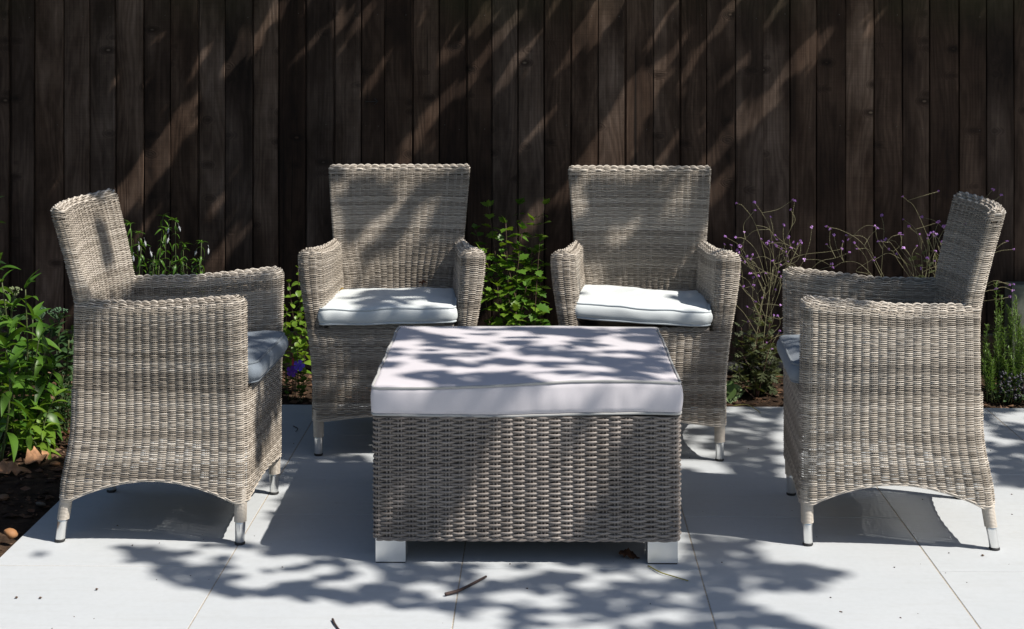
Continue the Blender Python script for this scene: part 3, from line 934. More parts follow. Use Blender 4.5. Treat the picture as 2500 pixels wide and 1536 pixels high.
def lobed_leaf(L):
    """hawthorn-like leaf with three to five toothed lobes"""
    out = [(0, 0), (0.10, 0.16), (0.36, 0.20), (0.28, 0.33), (0.50, 0.46), (0.34, 0.55), (0.40, 0.72), (0.20, 0.74), (0.12, 0.90), (0, 1.0)]
    pts = out + [(-x, y) for x, y in out[-2:0:-1]]
    mb = MB()
    V = [(x * L, y * L, 0.16 * abs(x) * L - 0.18 * y * y * L) for x, y in pts]
    mid = [(0, 0.25 * L, -0.012 * L), (0, 0.5 * L, -0.045 * L), (0, 0.75 * L, -0.10 * L)]
    n = len(pts); V += mid
    m0, m1, m2 = n, n + 1, n + 2
    T = []
    for i in range(n):
        j = (i + 1) % n
        y = (pts[i][1] + pts[j][1]) / 2
        T.append((i, j, m0 if y < 0.36 else (m1 if y < 0.64 else m2)))
    T += [(3, m1, m0), (m0, m1, n - 3), (6, m2, m1), (m1, m2, n - 6)]
    mb.add(V, tris=T)
    return mb

def frond_leaf(L):
    """narrow toothed, divided leaf"""
    mb = MB()
    for k, (y, a, l) in enumerate(((0.0, 0, 1.0), (0.25, 55, 0.38), (0.25, -55, 0.38), (0.5, 50, 0.34), (0.5, -50, 0.34), (0.7, 40, 0.22), (0.7, -40, 0.22))):
        d = np.array([math.sin(R(a)), math.cos(R(a))]); o = np.array([0, y * L]); nrm = np.array([d[1], -d[0]]) * L * 0.085
        e = o + d * l * L; m_ = o + d * l * L * 0.5
        zf = lambda p: -0.25 * p[1] ** 2 / L
        V = [(*(o), zf(o)), (*(m_ + nrm), zf(m_)), (*e, zf(e)), (*(m_ - nrm), zf(m_))]
        mb.add(V, quads=[(0, 1, 2, 3)])
    return mb

def place(me, name, parent, p, d, up=(0, 0, 1), roll=0.0, s=1.0):
    d = Vector(d).normalized(); up = Vector(up)
    if abs(d.dot(up.normalized())) > 0.97: up = Vector((0.6, 0.5, 0.1))
    x = d.cross(up).normalized(); z = x.cross(d)
    m = Matrix((x, d, z)).transposed().to_4x4()
    o = bpy.data.objects.new(name, me); COL.objects.link(o); o.parent = parent
    o.matrix_local = Matrix.Translation(Vector(p) - parent.location) @ m @ Matrix.Rotation(roll, 4, 'Y') @ Matrix.Scale(s, 4)
    return o

U = random.uniform
def leaf_set(fn, mat, n=3):
    return [fn(i).mesh('leaf', mat) for i in range(n)]
L_LANCE = leaf_set(lambda i: leaf_grid(0.125, 0.036, 0.30 + 0.15 * i, 0.35, 7, lambda t: math.sin(math.pi * (0.03 + 0.97 * t) ** 0.75)), M_LEAF_MID)
L_LANCE_B = leaf_set(lambda i: leaf_grid(0.080, 0.026, 0.22 + 0.15 * i, 0.30, 6, lambda t: math.sin(math.pi * (0.03 + 0.97 * t) ** 0.85)), M_LEAF_BRIGHT)
L_SEDUM = leaf_set(lambda i: leaf_grid(0.068, 0.042, 0.12 + 0.1 * i, 0.3, 6, lambda t: math.sin(math.pi * (0.04 + 0.96 * t) ** 1.3) ** 0.7), M_LEAF_SEDUM)
L_SMALL = leaf_set(lambda i: leaf_grid(0.022, 0.014, 0.15, 0.3, 5), M_LEAF_SEDUM)
L_FUCH = leaf_set(lambda i: leaf_grid(0.038, 0.0095, 0.75 + 0.25 * i, 0.4, 7), M_LEAF_MID)
L_ROUND = leaf_set(lambda i: leaf_grid(0.037, 0.031, 0.15 + 0.1 * i, 0.25, 6, lambda t: math.sin(math.pi * (0.05 + 0.93 * t)) ** 0.55), M_LEAF_BRIGHT)
L_LOBED = leaf_set(lambda i: lobed_leaf(0.062 + 0.007 * i), M_LEAF_BRIGHT)
L_LOBED_D = leaf_set(lambda i: lobed_leaf(0.058 + 0.006 * i), M_LEAF_MID)
L_FROND = leaf_set(lambda i: frond_leaf(0.058 + 0.010 * i), M_LEAF_GREY)
L_DARK = leaf_set(lambda i: leaf_grid(0.10, 0.034, 0.35, 0.3, 6), M_LEAF_DARK)

def rdir(el0, el1, az=None):
    a = U(0, 2 * math.pi) if az is None else az; e = R(U(el0, el1))
    return (math.cos(a) * math.cos(e), math.sin(a) * math.cos(e), math.sin(e))

def leafy(root, stems, leaves, per, mat_stem, r0=0.004, r1=0.0015, start=0.15, el=(-10, 45), s=(0.7, 1.1), pair=True, tip=3):
    """stems: list of point lists; leaves in opposite pairs up each one, a tuft at the tip"""
    sm = MB()
    for pts in stems:
        P = stem(sm, np.array(pts) - np.array(root.location), r0, r1, 5, seg=14) + np.array(root.location)
        a = U(0, 6.28)
        for k in range(per):
            t = start + (1 - start) * (k + 0.5 + U(-0.2, 0.2)) / per
            i = min(int(t * 13), 12); f = t * 13 - i
            p = P[i] * (1 - f) + P[i + 1] * f
            a += 1.57 + U(-0.35, 0.35)
            sc = U(*s) * (1.0 - 0.35 * max(0, t - 0.6) / 0.4)
            for q in ((0, math.pi) if pair else (0,)):
                place(random.choice(leaves), 'leaf', root, p, rdir(*el, a + q), roll=U(-0.5, 0.5), s=sc)
        for k in range(tip):
            place(random.choice(leaves), 'leaf', root, P[-1], rdir(35, 80), roll=U(-0.5, 0.5), s=U(*s) * 0.65)
    sm.build('stem', mat_stem, root)

# tall lance-leaved perennial in the left bed
root = tag(empty('leafy_perennial', (-1.49, 5.30, 0)), 'tall green perennial with long pointed leaves at the left edge', 'plant')
def st(px0, px1, y1, Y, base=None, lean=0.02):
    a = at(px0, 900, Y); b = at(px1, y1, Y)
    a[2] = 0.0 if base is None else base
    m = (a + b) / 2 + np.array([U(-lean, lean), U(-lean, lean), 0])
    return [a, m, b]
leafy(root, [st(38, 62, 705, 5.30), st(5, -15, 760, 5.35), st(70, 95, 830, 5.25), st(30, 15, 850, 5.15), st(-30, -60, 720, 5.3), st(20, 40, 800, 5.45), st(80, 110, 860, 5.3), st(50, 5, 690, 5.45), st(-20, -5, 640, 5.5), st(60, 80, 780, 5.4), st(0, 25, 900, 5.1), st(100, 130, 900, 5.28)],
      L_LANCE, 8, M_STEM, 0.0045, 0.002, 0.18, (-25, 35), (0.75, 1.1))
root = tag(empty('leafy_perennial', (-1.49, 5.16, 0)), 'low clump of sunlit fresh green shoots with pointed leaves by the paving', 'plant')
leafy(root, [st(60, 28, 955, 5.20), st(110, 133, 968, 5.18), st(70, 82, 1030, 5.15), st(40, 20, 1020, 5.15), st(90, 68, 1055, 5.12), st(100, 112, 1045, 5.14),
             st(55, 50, 1000, 5.22), st(10, -10, 980, 5.2), st(85, 100, 1000, 5.22)],
      L_LANCE_B, 4, M_STEM, 0.003, 0.0014, 0.25, (-25, 35), (0.75, 1.15))
# sedum with flat flower heads
def flower_head(n, r, mat):
    mb = MB()
    for k in range(n):
        a, q = U(0, 6.28), math.sqrt(random.random()) * r
        blob(mb, (q * math.cos(a), q * math.sin(a), U(-0.004, 0.006) + 0.01 * (1 - (q / r) ** 2)), U(0.0028, 0.0046))
    for k in range(7):
        a = k * 0.9
        stem(mb, [(0, 0, -0.035), (0.7 * r * math.cos(a), 0.7 * r * math.sin(a), -0.002)], 0.0012, 0.0009, 4, tone=0.3)
    return mb.mesh('flower_head', mat)
def blob(mb, c, r, tone=0.5):
    c = np.array(c); k = 6
    V = [c + (0, 0, r)] + [c + r * np.array([math.cos(a), math.sin(a), U(-0.25, 0.25)]) for a in np.arange(k) * 6.2832 / k] + [c - (0, 0, r)]
    T = [(0, 1 + i, 1 + (i + 1) % k) for i in range(k)] + [(7, 1 + (i + 1) % k, 1 + i) for i in range(k)]
    mb.add(V, tris=T, tone=tone)
root = tag(empty('stonecrop_plant', (-1.62, 5.75, 0)), 'fleshy leaved plant with pale flat flower heads behind the left perennial', 'plant')
tops = [(30, 712, M_CREAM, 0.034), (8, 742, M_CREAM, 0.03), (98, 762, M_CREAM_G, 0.028), (144, 762, M_CREAM_G, 0.03)]
leafy(root, [st(px - 5, px, py + 14, 5.75) for px, py, _, _ in tops] + [st(150, 168, 830, 5.7), st(120, 128, 800, 5.72), st(170, 178, 800, 5.8), st(60, 70, 860, 5.65)],
      L_SEDUM, 10, M_STEM, 0.005, 0.003, 0.2, (0, 50), (0.7, 1.15), tip=1)
for px, py, m, r in tops:
    fh = link('flower_head', flower_head(46, r, m), root)
    fh.location = Vector(at(px, py, 5.75)) - root.location
root = tag(empty('small_leaf_shrub', (-1.40, 5.55, 0)), 'bushy herb with tiny round leaves close behind the left armchair', 'plant')
sts = []
for k in range(24):
    px = U(125, 186); sts.append(st(px - U(-6, 6), px, U(905, 1010), U(5.35, 5.6)))
leafy(root, sts, L_SMALL, 6, M_STEM, 0.002, 0.001, 0.2, (-10, 50), (0.7, 1.2))
root = tag(empty('dark_leaf_shrub', (-1.95, 5.9, 0)), 'dark shrub leaves entering at the left edge above the bed', 'plant')
leafy(root, [st(-40, -22, 500, 5.9), st(-60, -26, 590, 5.8), st(-40, -35, 640, 5.7)], L_DARK, 8, M_STEM_BROWN, 0.006, 0.003, 0.4, (-30, 30), (0.7, 1.0))

# fuchsia with white hanging flowers behind the left armchair
root = tag(empty('white_fuchsia', (-1.34, 6.15, 0)), 'spindly plant with narrow leaves and white hanging flowers behind the left armchair', 'plant')
fs = [(360, 318, 548), (372, 345, 600), (385, 340, 570), (412, 398, 530), (415, 405, 560), (445, 428, 540), (475, 448, 600), (490, 492, 592), (492, 480, 640), (400, 370, 640), (450, 440, 640)]
leafy(root, [st(a, b, y, U(6.05, 6.22), lean=0.03) for a, b, y in fs], L_FUCH, 13, M_STEM, 0.0026, 0.0012, 0.30, (-35, 30), (0.8, 1.35), tip=9)
leafy(root, [st(px, px + U(-12, 12), U(628, 660), U(6.0, 6.2)) for px in np.linspace(355, 505, 12)], L_SMALL, 7, M_STEM, 0.002, 0.001, 0.45, (-20, 45), (0.7, 1.2), tip=3)
def bell():
    mb = MB()
    stem(mb, [(0, 0, 0), (0.004, 0, -0.004), (0.005, 0, -0.018)], 0.0007, 0.0007, 4)
    lathe(mb, [(0.0016, -0.018), (0.0020, -0.024), (0.0046, -0.033), (0.0050, -0.039), (0.003, -0.046), (0.0006, -0.052)], 7, lambda z: (0.005, 0))
    for a in (0.4, 2.4, 4.5):
        stem(mb, [(0.005, 0, -0.022), (0.005 + 0.010 * math.cos(a), 0.010 * math.sin(a), -0.030)], 0.0014, 0.0005, 4)
    return mb.mesh('flower', M_WHITE)
ME_BELL = bell()
for px, py in ((338, 590), (414, 548), (434, 545), (352, 580), (366, 605), (484, 605), (507, 598), (327, 616), (412, 572)):
    o = link('flower', ME_BELL, root); o.location = Vector(at(px, py, 6.08)) - root.location; o.rotation_euler = (U(-0.3, 0.3), U(-0.3, 0.3), U(0, 6)); o.scale = (0.70,) * 3

# round-leaved trailing plant and violet cranesbill between the two left chairs
root = tag(empty('round_leaf_climber', (-0.83, 6.12, 0)), 'bright green trailing plant with small round leaves between the left two chairs', 'plant')
leafy(root, [st(715, 728, 655, 6.10), st(712, 705, 690, 6.06), st(728, 735, 700, 6.12), st(735, 742, 720, 6.05), st(705, 700, 760, 6.02), st(720, 722, 780, 6.0), st(735, 728, 830, 6.0), st(700, 690, 730, 6.1), st(740, 748, 800, 6.08)],
      L_ROUND, 9, M_STEM_BROWN, 0.002, 0.001, 0.3, (-35, 40), (0.6, 1.2), tip=2)
def round_flower(r, mat, n=5):
    mb = MB()
    for k in range(n):
        a = k * 2 * math.pi / n
        V = [(0, 0, -0.001)]
        for da, f in ((-0.55, 0.7), (-0.42, 0.95), (-0.15, 1.03), (0.15, 1.0), (0.42, 0.95), (0.55, 0.7)):
            V.append((r * f * math.cos(a + da), r * f * math.sin(a + da), 0.003 * f + 0.0012 * (k % 2)))
        mb.add(V, tris=[(0, i, i + 1) for i in range(1, 6)])
    blob(mb, (0, 0, 0.003), r * 0.13)
    return mb
root = tag(empty('cranesbill_plant', (-0.81, 5.98, 0)), 'low plant with two violet blue cup flowers beside the paving edge', 'plant')
leafy(root, [st(725, 735, 905, 5.97), st(730, 742, 930, 5.95), st(712, 705, 910, 5.98), st(735, 728, 950, 5.94), st(705, 698, 930, 5.97)], L_LOBED_D, 3, M_STEM, 0.0016, 0.001, 0.4, (-10, 40), (0.35, 0.6))
for (px, py, m) in ((730, 893, M_VIOLET), (712, 907, M_VIOLET_D)):
    fl = link('flower', round_flower(0.021, m).mesh('flower', m), root)
    fl.location = Vector(at(px, py, 5.93)) - root.location; fl.rotation_euler = (R(68), R(U(-8, 8)), U(0, 1))
fl = link('fuchsia_flower', bell().copy(), root); fl.data.materials[0] = M_REDPET; fl.location = Vector(at(712, 862, 5.96)) - root.location

# lobed climber between the middle chairs
root = tag(empty('lobed_leaf_climber', (-0.02, 6.28, 0)), 'sunlit climber with lobed leaves on thin stems between the two middle chairs', 'plant')
lob = [(1262, 1193, 505), (1255, 1160, 560), (1270, 1235, 545), (1280, 1268, 500), (1290, 1330, 500), (1310, 1318, 590), (1245, 1175, 620), (1250, 1210, 640), (1262, 1265, 610), (1300, 1295, 620), (1230, 1215, 700), (1255, 1240, 720), (1300, 1320, 690), (1265, 1285, 700), (1245, 1235, 760), (1305, 1310, 770), (1280, 1260, 760), (1280, 1275, 560), (1270, 1300, 540), (1260, 1225, 590), (1290, 1280, 650)]
for i, sset in enumerate((L_LOBED, L_LOBED_D)):
    leafy(root, [st(a, b, y, U(6.18, 6.34), lean=0.035) for a, b, y in lob[i::2]], sset, 9, M_STEM_BROWN, 0.0028, 0.0011, 0.30, (-30, 40), (0.55, 1.0), tip=3)

# verbenas: wiry branching stems with tiny purple clusters
def cluster():
    mb = MB()
    for k in range(7):
        c = np.array(rdir(-20, 70)) * 0.0062
        r = 0.0034
        V = [c] + [c + r * np.array([math.cos(a), 0.6 * math.sin(a), 0.8 * math.sin(a)]) for a in np.arange(5) * 1.2566]
        mb.add(V, tris=[(0, 1 + i, 1 + (i + 1) % 5) for i in range(5)])
        blob(mb, c * 0.7, 0.0026)
    return mb.mesh('flower', M_PURPLE)
ME_CL = [cluster() for _ in range(4)]
def verbena(name, loc, label, branches, bases, Y):
    root = tag(empty(name, loc), label, 'plant', 'purple verbenas by the right fence')
    sm = MB(); L = np.array(root.location)
    for b in bases:
        stem(sm, np.array(b) - L, 0.0028, 0.0018, 5, seg=10)
    extra = []
    for pts in branches:
        for _ in range(random.choice((1, 1, 2))):
            i = random.randrange(1, len(pts) - 1) if len(pts) > 2 else 0
            x0, y0 = pts[i]
            g = U(-2.9, -0.25); ln = U(35, 90); bend = U(-1.0, 1.0)
            if y0 - ln < 500: g = random.choice((U(-0.3, 0.3), U(2.85, 3.4)))
            extra.append([(x0, y0), (x0 + ln * 0.5 * math.cos(g), y0 + ln * 0.5 * math.sin(g)), (x0 + ln * math.cos(g + bend * 0.5), y0 + ln * math.sin(g + bend * 0.5))])
    for pts in branches + extra:
        Ys = Y + U(-0.10, 0.12)
        P = [at(px, py, Ys + U(-0.02, 0.02)) for px, py in pts]
        Q = stem(sm, np.array(P) - L, 0.00095, 0.0006, 4, seg=22)
        for k in range(13, 22):                       # knobbly spent flower spikes near the tips
            blob(sm, Q[k] + np.array([U(-1, 1), U(-1, 1), U(-1, 1)]) * 0.0012, U(0.0014, 0.0021))
        o = link('flower', random.choice(ME_CL), root); o.location = Q[-1]; o.rotation_euler = (U(-0.6, 0.6), U(-0.6, 0.6), U(0, 6)); o.scale = (U(0.62, 1.0),) * 3
    sm.build('stem', M_STEM_WIRY, root)
    return root
v1 = [[(1880, 760), (1872, 650), (1845, 550), (1815, 505), (1798, 497)], [(1890, 640), (1880, 560), (1860, 520), (1842, 495)], [(1900, 660), (1905, 610), (1932, 555), (1936, 520), (1940, 491)],
      [(1868, 720), (1830, 640), (1805, 600), (1770, 578)], [(1875, 700), (1850, 620), (1820, 585), (1796, 580)], [(1880, 690), (1880, 620), (1868, 600), (1858, 585)], [(1885, 700), (1890, 640), (1880, 605), (1876, 590)],
      [(1890, 700), (1905, 640), (1920, 610), (1936, 592)], [(1895, 690), (1925, 650), (1940, 620), (1948, 596)], [(1895, 700), (1930, 640), (1945, 610), (1954, 588)], [(1870, 720), (1840, 660), (1822, 640), (1804, 618)],
      [(1870, 700), (1845, 645), (1825, 632), (1818, 640)], [(1870, 730), (1850, 680), (1835, 635), (1838, 623)], [(1885, 720), (1895, 660), (1890, 645), (1887, 638)], [(1890, 720), (1905, 680), (1920, 650), (1924, 640)],
      [(1870, 780), (1850, 720), (1880, 690), (1870, 668)], [(1860, 780), (1830, 720), (1815, 705), (1816, 700)], [(1865, 790), (1840, 740), (1838, 705), (1840, 697)], [(1875, 780), (1900, 720), (1905, 690), (1907, 677)],
      [(1850, 820), (1820, 770), (1800, 748), (1790, 740)], [(1850, 800), (1855, 760), (1860, 735), (1862, 728)], [(1855, 810), (1840, 770), (1845, 745), (1843, 738)], [(1870, 820), (1885, 790), (1888, 775), (1889, 771)],
      [(1865, 830), (1900, 800), (1904, 780), (1898, 772)], [(1850, 850), (1865, 845), (1870, 840), (1871, 838)], [(1855, 870), (1875, 858), (1884, 852)], [(1890, 660), (1950, 625), (2020, 615), (2055, 608)],
      [(1900, 680), (1950, 655), (1975, 600), (1982, 555)], [(1880, 670), (1820, 640), (1800, 660), (1782, 690)], [(1860, 750), (1810, 700), (1790, 640), (1785, 600)]]
b1 = [[at(1848, 1000, 6.08) * np.array([1, 1, 0]), at(1846, 900, 6.08), at(1842, 820, 6.06)], [at(1852, 985, 6.1) * np.array([1, 1, 0]), at(1858, 880, 6.1), at(1872, 760, 6.1), at(1888, 650, 6.1)],
      [at(1842, 990, 6.05) * np.array([1, 1, 0]), at(1838, 890, 6.05), at(1850, 800, 6.06), at(1868, 700, 6.08)]]
root = verbena('purple_verbena', (0.93, 6.08, 0), 'wiry purple flowered verbena standing between the askew cushion chair and right armchair', v1, b1, 6.08)
sm = [st(1848 + U(-5, 5), px, py, U(6.0, 6.14)) for px, py in ((1810, 800), (1830, 780), (1860, 770), (1880, 790), (1895, 850), (1800, 850), (1890, 900), (1820, 900), (1870, 930), (1850, 760), (1805, 910), (1880, 870), (1840, 850), (1825, 830), (1885, 820), (1815, 870), (1878, 905), (1835, 930))]
leafy(root, sm, L_FROND, 8, M_STEM_RED, 0.002, 0.001, 0.30, (-30, 50), (0.6, 1.05), tip=2)
v2 = [[(2290, 690), (2250, 610), (2235, 560), (2205, 536)], [(2300, 690), (2340, 610), (2320, 560), (2304, 554)], [(2330, 690), (2330, 600), (2290, 545), (2250, 530)], [(2160, 690), (2110, 600), (2060, 565), (2016, 553)],
      [(2170, 700), (2130, 620), (2110, 580), (2066, 575)], [(2150, 690), (2155, 610), (2158, 560), (2152, 526)], [(2260, 690), (2200, 610), (2185, 590), (2162, 585)], [(2240, 690), (2180, 600), (2165, 592), (2144, 590)],
      [(2230, 690), (2195, 640), (2180, 615), (2171, 609)], [(2230, 690), (2210, 640), (2195, 630), (2189, 620)], [(2240, 690), (2230, 640), (2215, 615), (2206, 606)], [(2260, 690), (2262, 620), (2252, 590), (2244, 572)],
      [(2265, 700), (2270, 640), (2266, 590), (2266, 574)], [(2270, 700), (2300, 630), (2290, 600), (2281, 577)], [(2280, 700), (2310, 640), (2298, 600), (2300, 590)], [(2240, 700), (2250, 680), (2252, 664), (2250, 656)],
      [(2255, 700), (2262, 660), (2266, 640), (2264, 631)], [(2270, 700), (2285, 660), (2284, 645), (2282, 637)], [(2290, 700), (2300, 650), (2304, 630), (2299, 617)], [(1960, 680), (2000, 640), (2040, 630), (2074, 617)],
      [(1965, 690), (2000, 660), (2030, 650), (2031, 645)], [(2150, 695), (2100, 645), (2060, 640), (2034, 654)], [(2160, 700), (2120, 670), (2090, 660), (2136, 630)], [(2290, 640), (2340, 560), (2400, 490), (2424, 463)],
      [(2320, 700), (2400, 700), (2440, 690), (2475, 695)], [(2330, 720), (2400, 640), (2440, 600), (2459, 590)], [(2310, 690), (2240, 520), (2215, 490), (2203, 480)], [(2330, 740), (2400, 735), (2440, 730), (2466, 725)],
      [(2330, 760), (2400, 715), (2425, 708), (2432, 706)]]
b2 = [[at(2262, 985, 6.15) * np.array([1, 1, 0]), at(2260, 800, 6.15), at(2255, 690, 6.15)], [at(2275, 985, 6.2) * np.array([1, 1, 0]), at(2285, 800, 6.2), at(2295, 690, 6.2)],
      [at(2240, 985, 6.2) * np.array([1, 1, 0]), at(2200, 800, 6.2), at(2165, 700, 6.2)], [at(2250, 980, 6.15) * np.array([1, 1, 0]), at(2110, 760, 6.15), at(1962, 690, 6.15)], [at(2290, 985, 6.2) * np.array([1, 1, 0]), at(2310, 800, 6.2), at(2325, 700, 6.2)]]
root = verbena('purple_verbena', (1.58, 6.17, 0), 'wiry purple flowered verbena showing over the arm of the right armchair', v2, b2, 6.17)
leafy(root, [st(2262, px, py, U(6.1, 6.25)) for px, py in ((2225, 640), (2250, 625), (2285, 640), (2300, 650), (2310, 670), (2270, 600), (2240, 690))], L_FROND, 4, M_STEM_WIRY, 0.002, 0.001, 0.62, (-30, 50), (0.5, 0.9), tip=2)

# round green leaves on the ground, rosemary, grey low plant
root = tag(empty('low_round_leaf_plant', (0.81, 5.98, 0)), 'small plant with broad round pale green leaves flat on the soil', 'plant')
ME_PAD = leaf_grid(0.062, 0.058, 0.05, 0.1, 8, lambda t: math.sin(math.pi * (0.04 + 0.94 * t)) ** 0.5).mesh('leaf', mat_leaf('leaf_pale_green', (0.10, 0.17, 0.05), (0.16, 0.25, 0.08), 0.5, 0.2))
for px, py, az in ((1778, 975, 75), (1800, 972, 95), (1790, 985, 110), (1775, 960, 60)):
    place(ME_PAD, 'leaf', root, at(px, py, 5.97 + U(-0.02, 0.02)) , (math.cos(R(az)) * 0.6, 0.30, 0.75), roll=U(-0.3, 0.3), s=U(0.8, 1.0))
sm_ = MB()
for px in (1778, 1800, 1790): stem(sm_, [np.array([0, 0, 0.0]), at(px, 975, 5.97) - np.array(root.location)], 0.002, 0.0015, 4)
sm_.build('stem', M_STEM, root)

root = tag(empty('rosemary_bush', (1.82, 6.0, 0)), 'upright rosemary bush with needle leaves at the right edge', 'plant')
nm, sm_ = MB(), MB(); L = np.array(root.location)
shoots = [(2440, 2432, 690, 6.12), (2450, 2445, 720, 6.05), (2470, 2476, 765, 6.02), (2440, 2430, 815, 5.98), (2460, 2452, 800, 6.0), (2480, 2490, 770, 6.05), (2420, 2410, 840, 5.97), (2410, 2402, 880, 5.95), (2470, 2462, 850, 5.96),
          (2500, 2510, 760, 6.08), (2490, 2485, 850, 5.98), (2430, 2425, 880, 5.94), (2450, 2456, 880, 5.95), (2515, 2525, 740, 6.1), (2530, 2545, 780, 6.05), (2480, 2472, 900, 5.95), (2505, 2500, 850, 5.97), (2440, 2440, 760, 6.08),
          (2422, 2416, 900, 5.94), (2560, 2570, 800, 6.05), (2416, 2412, 860, 5.96), (2495, 2498, 800, 6.0), (2455, 2466, 780, 6.06), (2480, 2480, 720, 6.12)] + [(px_ + U(-6, 6), px_, U(735, 900), U(5.95, 6.1)) for px_ in np.linspace(2404, 2540, 20)]
for a, b, y, Y in shoots:
    P = stem(sm_, np.array(st(a, b, y, Y)) - L, 0.003, 0.0014, 4, seg=16)
    n = 110
    for k in range(n):
        t = (0.28 + 0.72 * k / n) * 14.99; i = int(t); p = P[i] * (1 - t + i) + P[min(i + 1, 15)] * (t - i)
        d = np.array(rdir(5, 60)); l = U(0.020, 0.036) * (1 - 0.4 * k / n); s_ = unit(np.cross(d, [0.2, 0.3, 1])) * 0.0017
        nm.add([p - s_, p + s_, p + d * l * 0.6 + s_, p + d * l, p + d * l * 0.6 - s_], tris=[(0, 1, 2), (0, 2, 4), (4, 2, 3)], tone=random.random())
sm_.build('stem', M_STEM, root)
nm.build('needle_leaves', M_LEAF_ROSE, root, kind='stuff')
root = tag(empty('grey_low_shrub', (1.87, 5.95, 0)), 'low slate grey cushion plant in front of the rosemary', 'plant')
nm = MB()
for k in range(420):
    px = U(2440, 2540); p = at(px, U(905, 965) - 10 * math.sin(px * 0.05), U(5.93, 6.02)) - np.array(root.location)
    blob(nm, p, U(0.003, 0.0065))
nm.build('flower_head', M_GREYFL, root, kind='stuff')
sts = [st(px, px + U(-8, 8), U(930, 975), 5.94) for px in np.linspace(2425, 2520, 14)]
leafy(root, sts, L_SMALL, 4, M_STEM, 0.0018, 0.001, 0.2, (-10, 50), (0.5, 0.9))

# concrete stub, hose, soil litter
mb = MB(); boxv(mb, (-0.10, -0.05, -0.05), (0.10, 0.05, 0.372), bev=0.006)
o = mb.build('concrete_stub', M_CONC, smooth=False); o.location = (2.045, 6.36, 0); o.rotation_euler = (0, 0, TH)
tag(o, 'pale mossy concrete stub against the fence behind the rosemary', 'concrete post')
mb = MB()
P = smooth_line([(0.70, 6.33, 0.045), (0.86, 6.30, 0.05), (1.02, 6.34, 0.052), (1.15, 6.40, 0.045)], 90)
T = unit(np.gradient(P, axis=0)); A = unit(np.cross(T, [0, 0, 1.0])); B = np.cross(A, T)
r = (0.026 + 0.0018 * np.sin(np.arange(90) * 1.9))[:, None]
sweep(mb, P, A * r, B * r, 12, caps=True)
o = mb.build('ribbed_hose', M_HOSE); tag(o, 'black ribbed hose lying on the soil along the fence foot', 'hose')

def chip(mb, c, s, tone, flat=0.5, asp=1.0):
    c = np.array(c); k = 5; a0 = U(0, 6.28); ca, sa = math.cos(a0 * 3), math.sin(a0 * 3)
    ring = []
    for a in np.arange(k) * 1.2566:
        u, w = s * U(0.7, 1.2) * math.cos(a0 + a), s * asp * U(0.6, 1.1) * math.sin(a0 + a)
        ring.append(c + np.array([u * ca - w * sa, u * sa + w * ca, s * flat * U(-0.3, 0.3)]))
    V = [c + (0, 0, s * flat)] + ring + [c - (0, 0, s * flat)]
    mb.add(V, tris=[(0, 1 + i, 1 + (i + 1) % k) for i in range(k)] + [(k + 1, 1 + (i + 1) % k, 1 + i) for i in range(k)], tone=tone)
mb = MB()
for k in range(9000):
    if k % 3: p, q = U(P0 - 0.9, 3.2), U(Q1 + 0.012, 2.80)
    else: p, q = U(P0 - 0.9, P0 - 0.012), U(-0.4, Q1)
    x, y = pv(p, q)
    s = random.choice((0.003, 0.004, 0.006, 0.007, 0.010, 0.014, 0.019)) * U(0.7, 1.2)
    edge = min(abs(p - P0) if q < Q1 else 9, abs(q - Q1) if p > P0 else 9)
    chip(mb, (x, y, soil_h(x, y) - 0.012 + 0.018 * (1 - math.exp(-edge / 0.12)) + s * 0.3), s, min(1, random.random() ** 1.5), U(0.2, 0.5), U(0.3, 1.0))
mb.build('mulch', M_MULCH, smooth=False, kind='stuff')

lit_ = MB()
for k in range(170):
    if k % 2: p, q = U(P0 - 0.75, P0 - 0.02), U(0.2, Q1)
    else: p, q = U(P0 - 0.5, 3.0), U(Q1 + 0.02, 2.7)
    x, y = pv(p, q); L_, W_ = U(0.018, 0.05), U(0.010, 0.022); a = U(0, 6.28)
    d = np.array([math.cos(a), math.sin(a), U(-0.1, 0.35)]); n_ = np.array([-math.sin(a), math.cos(a), U(-0.5, 0.5)])
    c = np.array([x, y, soil_h(x, y) + 0.014])
    lit_.add([c, c + d * L_ * .3 + n_ * W_ * U(.3, .6), c + d * L_ * .7 + n_ * W_ * U(.2, .5), c + d * L_, c + d * L_ * .7 - n_ * W_ * U(.2, .5), c + d * L_ * .3 - n_ * W_ * U(.3, .6), c + d * L_ * .5 + (0, 0, -0.004)],
             tris=[(6, i, (i + 1) % 6) for i in range(6)], tone=random.random())
lit_.build('leaf_litter', M_LITTER, smooth=False, kind='stuff')

def pebble(loc, s, tone, label, flat=0.7):
    mb = MB(); n = 7
    lathe(mb, [(s * math.sin(math.pi * (i + 0.4) / n), -s * flat * math.cos(math.pi * (i + 0.4) / n)) for i in range(n)], 10, tone=tone)
    me = mb.mesh('pebble', M_PEBBLE)
    for v in me.vertices: v.co *= 1 + 0.45 * mnoise.noise(v.co * 38 + Vector((loc[0] * 10, 0, 0)))
    o = link('pebble', me); o.location = tuple(loc); o.rotation_euler = (U(-0.3, 0.3), U(-0.3, 0.3), U(0, 6)); o.scale = (1.0, 0.72, 0.72)
    return tag(o, label, 'pebble', 'pebbles in the left bed')
pebble((*gnd(27, 1318)[:2], 0.016), 0.021, 0.05, 'orange pebble on the soil right beside the paving corner', 0.8)
pebble((*gnd(134, 1142)[:2], 0.012), 0.017, 0.1, 'tan pebble lying between the big dry leaf and the armchair')
pebble((*gnd(8, 1228)[:2], 0.014), 0.022, 0.35, 'brown pebble half out of frame at the left edge')
pebble((*gnd(100, 1238)[:2], 0.008), 0.021, 0.6, 'flat grey brown stone on the dark soil near the paving', 0.4)

